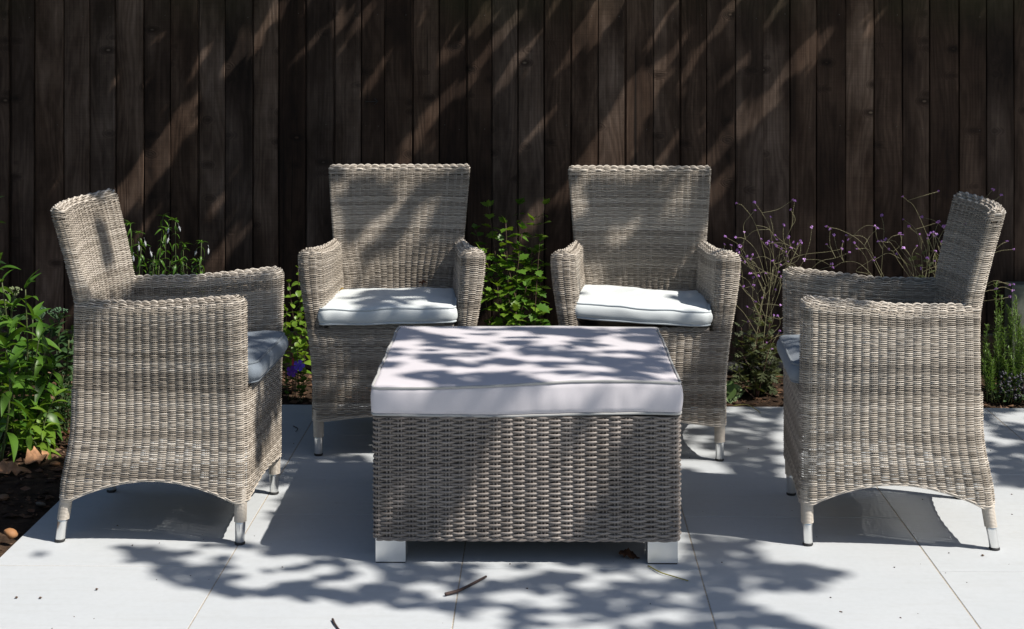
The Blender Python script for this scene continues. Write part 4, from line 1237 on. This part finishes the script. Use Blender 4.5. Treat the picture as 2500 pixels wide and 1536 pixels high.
def dry_leaf(loc, L, W, curl, roll, d, mat, label, kind='leaf', lift=0.0, group='fallen dry leaves'):
    mb = leaf_grid(L, W, curl, 0.45, 16, lambda t: math.sin(math.pi * (0.02 + 0.97 * t) ** 0.85) ** 0.9 * U(0.78, 1.12))
    me = mb.mesh('dry_leaf', mat)
    for v in me.vertices:
        v.co.z += 0.10 * L * mnoise.noise(v.co * (4.5 / L) + Vector((loc[0] * 9, 0, 0))) + 2.5 / W * v.co.x ** 2 * mnoise.noise(Vector((v.co.y * 9 / L, loc[1], 1 if v.co.x > 0 else 5)))
    me.update()
    o = link('dry_leaf', me)
    dv = Vector(d).normalized(); x = dv.cross(Vector((0, 0, 1))).normalized() if abs(dv.z) < 0.98 else Vector((1, 0, 0)); z = x.cross(dv)
    o.matrix_world = Matrix.Translation(Vector(loc)) @ Matrix((x, dv, z)).transposed().to_4x4() @ Matrix.Rotation(roll, 4, 'Y')
    so = o.modifiers.new('thick', 'SOLIDIFY'); so.thickness = 0.0008
    return tag(o, label, 'dry leaf', group)
p = gnd(62, 1150); dry_leaf((p[0], p[1], 0.020), 0.125, 0.058, 0.35, 0.55, (0.45, 0.80, 0.32), M_DRY, 'big curled tan leaf lying across the soil below the green shoots')
p = gnd(-30, 1168); dry_leaf((p[0], p[1], 0.020), 0.14, 0.05, 0.25, 0.5, (1, 0.22, 0.12), M_DRY, 'curled tan leaf at the left frame edge under the biggest leaf')
p = gnd(100, 1085); dry_leaf((p[0], p[1], 0.045), 0.08, 0.05, 0.4, 0.5, (0.9, 0.2, 0.5), M_DRY_BR, 'rusty leaf propped behind the big tan leaf')
p = gnd(140, 1090); dry_leaf((p[0], p[1], 0.03), 0.075, 0.035, 0.3, 0.2, (1, 0.1, 0.1), M_DRY_BR, 'rusty folded leaf next to the left armchair rear corner')
p = gnd(1510, 1362); dry_leaf((p[0] + 0.0, p[1], 0.012), 0.062, 0.030, 0.25, 0.35, (1, -0.15, -0.05), M_DRY_BR, 'brown leaf on the paving under the table by its right foot')
p = at(806, 715, 5.50); dry_leaf((p[0] - 0.002, p[1], 0.487), 0.062, 0.014, 0.35, 0.8, (-0.22, 0.02, 1.0), M_DRY_BR, 'narrow brown leaf standing upright at the back of the flat white cushion')
p = at(836, 708, 5.46); dry_leaf((p[0] + 0.004, p[1], 0.494), 0.020, 0.008, 0.5, 0.2, (-0.8, -0.5, 0.05), M_DRY_YE, 'tiny yellow curled leaf on the flat white cushion corner')
p = at(1022, 690, 5.58); dry_leaf((p[0], p[1], 0.493), 0.034, 0.014, 0.2, 0.3, (1, 0.05, 0.2), M_DRY_BR, 'small tan leaf at the back right of the flat white cushion')
p = at(1732, 730, 5.36); dry_leaf((p[0], p[1], 0.462), 0.040, 0.016, 0.1, 1.2, (0.12, 0.0, 1.0), M_DRY_YE, 'yellow leaf stuck between the askew cushion and the chair arm')
p = gnd(2440, 972); dry_leaf((p[0], p[1], 0.03), 0.07, 0.04, 0.3, 0.3, (1, 0.2, 0.2), M_DRY, 'tan leaf on the soil below the rosemary')
p = gnd(1880, 955); dry_leaf((p[0], p[1], 0.035), 0.06, 0.04, 0.3, -0.3, (0.8, 0.2, 0.5), M_DRY, 'tan leaf on the soil at the foot of the verbena')

def twig(name, pts, r0, r1, mat, label, cat, seg=14):
    mb = MB(); pts = np.array(pts, float)
    stem(mb, pts, r0, r1, 6, seg=seg)
    o = mb.build(name, mat); return tag(o, label, cat)
g3 = lambda px, py, z: np.array([*gnd(px, py)[:2], z])
twig('twig', [g3(1087, 1457, 0.006), g3(1120, 1449, 0.007), g3(1152, 1432, 0.006), g3(1187, 1413, 0.0055)], 0.0042, 0.0030, M_TWIG, 'brown broken twig on the sunlit paving in front of the table', 'twig')
twig('twig', [g3(812, 1516, 0.004), g3(818, 1528, 0.004), g3(834, 1548, 0.003)], 0.0030, 0.0018, M_TWIG, 'thin dark twig cut off by the bottom edge', 'twig')
twig('twig', [g3(716, 1043, 0.004), g3(727, 1050, 0.005), g3(722, 1056, 0.003)], 0.0016, 0.0010, M_TWIG, 'tiny bent twig on the shaded paving by the back left chair leg', 'twig')
twig('plant_stalk', [g3(1582, 1384, 0.003), g3(1612, 1402, 0.005), g3(1640, 1410, 0.004), g3(1680, 1421, 0.003)], 0.0018, 0.0014, M_STALK, 'thin yellow green stalk on the paving by the right table foot', 'stalk')
twig('plant_stalk', [g3(1790, 993, 0.004), g3(1822, 996, 0.012), g3(1846, 1004, 0.006), g3(1856, 1010, 0.003)], 0.0014, 0.0012, M_STALK, 'thin curved stalk over the far paving edge by the verbena', 'stalk')
mb = MB()
for k in range(150):
    x, y = pv(U(P0 + 0.05, 2.6), U(-0.2, 2.15)); s = random.choice((0.0012, 0.0016, 0.002, 0.003))
    chip(mb, (x, y, s * 0.4), s, U(0.1, 0.6), 0.5)
for px, py in ((98, 1462), (40, 1461), (236, 1441), (1977, 1328 - 5), (2399, 1358), (2396, 1177)):
    p = gnd(px, py); chip(mb, (p[0], p[1], 0.003), 0.005, 0.5, 0.5)
mb.build('grit', M_MULCH, smooth=False, kind='stuff')

# ------------------------------------------------------------------ the tree outside the frame whose leaves dapple everything
# A ray from the sun meets the ground at one point G = (x, y); the crown is thin or thick over each such point.
def G_of(P):
    P = np.asarray(P, float); return P[:2] - SUN[:2] * (P[2] / SUN[2])
def Gg(px, py, z=0.0): return G_of(gnd(px, py, z))
def Gy(px, py, Y): return G_of(at(px, py, Y))
FY = 6.49
shade = []                                         # (polygon in G, density)
def poly(pts, dens, f): shade.append((np.array([f(*p) for p in pts]), dens))
fy = lambda px, py: Gy(px, py, FY)
poly([(-500, -400), (3300, -400), (3300, 995), (-500, 995)], 0.985, fy)
poly([(285, 1330), (420, 1298), (640, 1335), (900, 1372), (1660, 1375), (1690, 1290), (1830, 1300), (1860, 1370), (2090, 1392), (1970, 1445), (1720, 1435), (1900, 1500), (2060, 1560), (1290, 1560), (1050, 1490), (560, 1455), (430, 1425), (320, 1370)], 0.70, Gg)
poly([(640, 985), (900, 985), (900, 1150), (640, 1190)], 0.62, Gg)
poly([(1660, 985), (1905, 985), (1905, 1180), (1660, 1170)], 0.55, Gg)
poly([(2390, 990), (2700, 990), (2700, 1190), (2420, 1190)], 0.60, Gg)
poly([(905, 945), (1665, 935), (1605, 800), (970, 800)], 0.60, lambda x, y: Gg(x, y, 0.46))
tf = lambda x, y: Gy(x, y, 4.13)
poly([(900, 1015), (1670, 1015), (1670, 1330), (900, 1330)], 0.93, tf)
bB = lambda x, y: Gy(x, y, 5.66)
poly([(790, 385), (1165, 385), (1150, 700), (805, 700)], 0.88, bB)
poly([(1365, 385), (1745, 385), (1735, 700), (1375, 700)], 0.93, lambda x, y: Gy(x, y, 5.60))
poly([(775, 690), (1110, 690), (1110, 790), (775, 790)], 0.40, lambda x, y: Gy(x, y, 5.35))
poly([(1400, 690), (1755, 690), (1755, 790), (1400, 790)], 0.62, lambda x, y: Gy(x, y, 5.3))
poly([(725, 790), (915, 790), (915, 1030), (735, 1030)], 0.93, lambda x, y: Gy(x, y, 5.19))
poly([(1650, 800), (1800, 800), (1790, 1040), (1650, 1040)], 0.86, lambda x, y: Gy(x, y, 5.12))
poly([(0, 680), (180, 680), (180, 1110), (0, 1110)], 0.66, lambda x, y: Gy(x, y, 5.3))
poly([(-200, 1110), (170, 1110), (165, 1205), (-200, 1330)], 0.64, Gg)
poly([(1905, 650), (2180, 660), (2180, 740), (1905, 760)], 0.8, lambda x, y: Gy(x, y, 4.73))
def py3(pts, dens): shade.append((np.array([Gy(*p) for p in pts]), dens))
clrA = lambda x, y: Gy(x, y, 4.29)
poly([(150, 730), (620, 725), (625, 1225), (140, 1220)], 0.0, clrA)
py3([(115, 515, 4.28), (200, 470, 4.54), (300, 455, 4.82), (335, 720, 4.80), (170, 740, 4.30)], 0.0)
py3([(262, 500, 4.62), (272, 495, 4.66), (290, 610, 4.66), (280, 615, 4.62)], 1.2)
poly([(345, 665), (700, 655), (705, 830), (610, 830), (600, 735), (345, 735)], 0.86, lambda x, y: Gy(x, y, 4.74))
py3([(590, 800, 4.55), (705, 795, 4.78), (705, 885, 4.72), (605, 930, 4.34)], 0.97)
py3([(640, 915, 4.42), (705, 880, 4.76), (705, 960, 4.76), (625, 1140, 4.36)], 0.85)
py3([(1890, 790, 4.74), (1960, 790, 4.5), (1960, 915, 4.35), (1895, 900, 4.65)], 0.97)
clrD = lambda x, y: Gy(x, y, 4.27)
poly([(1950, 725), (2400, 740), (2440, 1240), (1945, 1230)], 0.0, clrD)
poly([(1950, 725), (2100, 730), (2060, 800), (1950, 830)], 0.85, clrD)
lit = []                                           # (G a, G b, radius): sun gets through here
def gap(x0, y0, x1, y1, r, f): lit.append((f(x0, y0), f(x1, y1), r))
for x0, y0, x1, y1, r in ((310, 440, 475, 240, .040), (400, 400, 480, 290, .018), (545, 640, 600, 520, .022), (615, 80, 690, 0, .028), (760, 90, 860, 0, .014), (1020, 340, 1075, 250, .034), (1140, 80, 1190, 20, .020), (1190, 130, 1260, 40, .025),
                          (1080, 120, 1130, 40, .012), (1300, 330, 1345, 270, .012), (1560, 470, 1610, 400, .02), (1745, 230, 1800, 170, .012), (1870, 60, 1905, 0, .012), (500, 130, 545, 60, .012), (1700, 520, 1740, 470, .014), (920, 170, 960, 110, .012), (1385, 150, 1430, 60, .016), (1330, 60, 1385, -20, .014), (1475, 60, 1500, -40, .034), (1440, 400, 1530, 240, .042), (1540, 330, 1610, 170, .032), (1690, 150, 1775, 30, .021), (1640, 230, 1700, 140, .010), (1835, 310, 1965, 120, .019),
                          (1725, 400, 1790, 320, .032), (1960, 190, 1985, 130, .012), (2090, 120, 2125, 70, .012), (2405, 415, 2455, 320, .012), (1230, 200, 1290, 110, .014), (870, 60, 910, 0, .014), (1590, 100, 1640, 30, .014), (1480, 480, 1520, 400, .02),
                          (1180, 780, 1250, 690, .022), (360, 540, 410, 470, .012), (1290, 560, 1320, 500, .02), (205, 720, 240, 660, .008)):
    gap(x0, y0, x1, y1, r, fy)
for x, y, w, h in ((325, 1325, 90, 25), (415, 1322, 75, 18), (490, 1367, 60, 18), (540, 1344, 70, 18), (605, 1368, 70, 18), (700, 1370, 120, 18), (590, 1395, 100, 30), (630, 1428, 110, 28), (695, 1408, 65, 18), (790, 1392, 80, 30), (830, 1428, 100, 30),
                   (890, 1408, 60, 20), (1030, 1435, 80, 20), (1240, 1456, 60, 22), (1090, 1460, 90, 20), (1242, 1401, 80, 22), (1395, 1390, 90, 25), (1490, 1410, 110, 30), (1440, 1430, 50, 18), (1620, 1405, 110, 26), (1635, 1505, 80, 18), (1380, 1510, 110, 16), (1200, 1520, 90, 24), (560, 1320, 70, 20), (600, 1350, 60, 16)):
    gap(x - w * .25, y, x + w * .25, y, 0.022, Gg)
tt = lambda x, y: Gg(x, y, 0.46)
for x, y, w, r in ((1230, 900, 170, .032), (950, 928, 110, .028), (1000, 903, 70, .014), (1110, 860, 120, .018), (1035, 863, 40, .012), (1180, 833, 130, .022), (1350, 832, 130, .018), (1425, 905, 110, .026), (1500, 870, 140, .018), (1560, 845, 110, .016), (990, 835, 90, .016), (1330, 925, 70, .02), (1620, 920, 40, .02)):
    gap(x - w * .3, y, x + w * .3, y, r, tt)
for k in range(8):
    x = 1105 + k * 40; gap(x, 1300, x + 95, 1085, 0.012, tf)
gap(930, 1290, 960, 1200, 0.008, tf)
for x0, y0, x1, y1, r in ((1000, 600, 1050, 500, .022), (990, 470, 1030, 400, .022), (850, 640, 900, 580, .025), (880, 690, 1060, 690, .018), (960, 650, 1000, 600, .02), (830, 470, 850, 420, .012)):
    gap(x0, y0, x1, y1, r, bB)
for x0, y0, x1, y1, r in ((1395, 510, 1400, 470, .02), (1660, 480, 1690, 430, .026), (1640, 690, 1680, 620, .018), (1480, 590, 1560, 560, .006)):
    gap(x0, y0, x1, y1, r, lambda x, y: Gy(x, y, 5.60))
for x0, y0, x1, y1, r, Y in ((722, 650, 718, 960, .03, 6.03), (1300, 480, 1280, 800, .042, 6.24), (1860, 500, 1850, 900, .035, 6.06), (2250, 560, 2270, 690, .03, 6.15), (2440, 720, 2430, 950, .035, 6.0), (2490, 760, 2480, 930, .03, 6.02), (1850, 940, 1840, 985, .03, 6.02), (60, 1000, 90, 1060, .03, 5.16), (130, 960, 140, 1010, .022, 5.18), (50, 690, 120, 740, .02, 5.3),
                             (330, 560, 400, 640, .03, 6.1), (420, 600, 500, 660, .02, 6.1), (745, 620, 790, 790, .03, 5.18), (1110, 620, 1170, 780, .03, 5.18), (800, 800, 850, 960, .006, 5.18), (1690, 810, 1660, 900, .008, 5.12), (1110, 600, 1180, 640, .02, 5.2)):
    gap(x0, y0, x1, y1, r, lambda x, y, Y=Y: Gy(x, y, Y))
gap(30, 1140, 110, 1120, .03, Gg)
lit.append((Gy(600, 838, 4.50), Gy(690, 835, 4.66), .006)); lit.append((Gy(612, 868, 4.42), Gy(660, 885, 4.56), .006)); lit.append((Gy(1905, 835, 4.62), Gy(1950, 838, 4.55), .006))
for a in ((20, 1010, 60, 1070, .03), (100, 980, 150, 1000, .03), (30, 720, 110, 780, .025), (30, 830, 120, 830, .015)): gap(*a, lambda x, y: Gy(x, y, 5.22))
gap(1330, 480, 1310, 800, .022, lambda x, y: Gy(x, y, 6.24))

def inside(P, poly):
    x, y = P[:, 0], P[:, 1]; c = np.zeros(len(P), bool)
    for i in range(len(poly)):
        (x0, y0), (x1, y1) = poly[i - 1], poly[i]
        if y0 == y1: continue
        c ^= ((y0 > y) != (y1 > y)) & (x < (x1 - x0) * (y - y0) / (y1 - y0) + x0)
    return c
def build_tree():
    root = tag(empty('overhanging_tree', (3.75, 6.0, 0)), 'leafy tree standing to the right out of frame, its crown dappling the patio', 'tree')
    O = np.array(root.location)
    layers = 5
    pts = []
    cell = 0.043
    for l in range(layers):
        xs = np.arange(-4.6, 5.2, cell); ys = np.arange(2.6, 7.3, cell)
        X, Y = np.meshgrid(xs + U(0, cell), ys + U(0, cell), indexing='ij')
        P = np.stack([X.ravel(), Y.ravel()], -1) + rng.uniform(-cell / 2, cell / 2, (X.size, 2))
        dens = np.zeros(len(P))
        for pg, d in shade: dens = np.where(inside(P, pg), d, dens)
        nz = np.array([mnoise.noise(Vector((p[0] * 9, p[1] * 9, 0.5))) + 0.45 * mnoise.noise(Vector((p[0] * 21, p[1] * 21, 3.0))) for p in P])
        keep = (0.5 + 0.62 * nz) < dens
        keep &= (dens > 0.85) | (l < 3)
        for a, b, r in lit:
            ab = b - a; L2 = max(ab @ ab, 1e-9); t = np.clip(((P - a) @ ab) / L2, 0, 1)
            keep &= np.linalg.norm(P - (a + t[:, None] * ab), axis=1) > r + 0.014
        pts.append(P[keep])
    P = np.concatenate(pts)
    n = len(P)
    tau = rng.uniform(4.0, 5.6, n) + 0.3 * np.sin(P[:, 0] * 3)
    tau = np.where(P[:, 1] > 6.35, rng.uniform(2.7, 3.6, n), tau)
    C = np.column_stack([P, np.zeros(n)]) + SUN[None, :] * tau[:, None]
    d = unit(rng.normal(size=(n, 3)) + np.array([0, 0, -0.2]))
    nn = unit(np.cross(d, rng.normal(size=(n, 3)))); nn = unit(nn + SUN[None, :] * 1.3); d = unit(d - nn * (d * nn).sum(1, keepdims=True)); s = np.cross(d, nn)
    L = rng.uniform(0.045, 0.075, n)[:, None]; W = L * 0.36
    V = np.stack([C - d * L * .5, C - d * L * .1 + s * W - nn * L * .05, C + d * L * .28 + s * W * .75, C + d * L * .5, C + d * L * .28 - s * W * .75, C - d * L * .1 - s * W - nn * L * .05], 1).reshape(-1, 3)
    b = np.arange(n)[:, None] * 6
    q = np.concatenate([b + np.array([0, 1, 2, 3]), b + np.array([0, 3, 4, 5])])
    mb = MB(); mb.add(V - O, quads=q, tone=np.repeat(rng.random(n), 6))
    mb.build('crown', M_LEAF_TREE, root, kind='stuff')
    # trunk and limbs reaching into the crown
    tb_ = MB()
    stem(tb_, [(0, 0, -0.1), (-0.05, 0.03, 0.8), (0.0, 0.0, 1.7), (-0.12, -0.05, 2.6), (-0.3, -0.15, 3.3)], 0.13, 0.06, 12, seg=20)
    tb_.build('trunk', M_BARK, root)
    top = np.array([3.55, 5.9, 2.9])
    for k in range(9):
        c = C[rng.integers(0, n)]
        lb = MB()
        mid = top * 0.5 + c * 0.5 + np.array([0, 0, 0.25])
        m = stem(lb, np.array([top, top * .75 + mid * .25 + (0, 0, .05), mid, c]) - O, 0.028, 0.004, 7, seg=18) + O
        for t in range(6, 17):
            nb = np.argsort(((C - m[t]) ** 2).sum(1) + rng.random(n) * 0.15)[:2]
            for j in nb: stem(lb, np.array([m[t], (m[t] + C[j]) / 2 + (0, 0, 0.03), C[j]]) - O, 0.004, 0.0012, 4, seg=6)
        lb.build('limb', M_BARK, root)
    return n
print('tree leaves', build_tree())
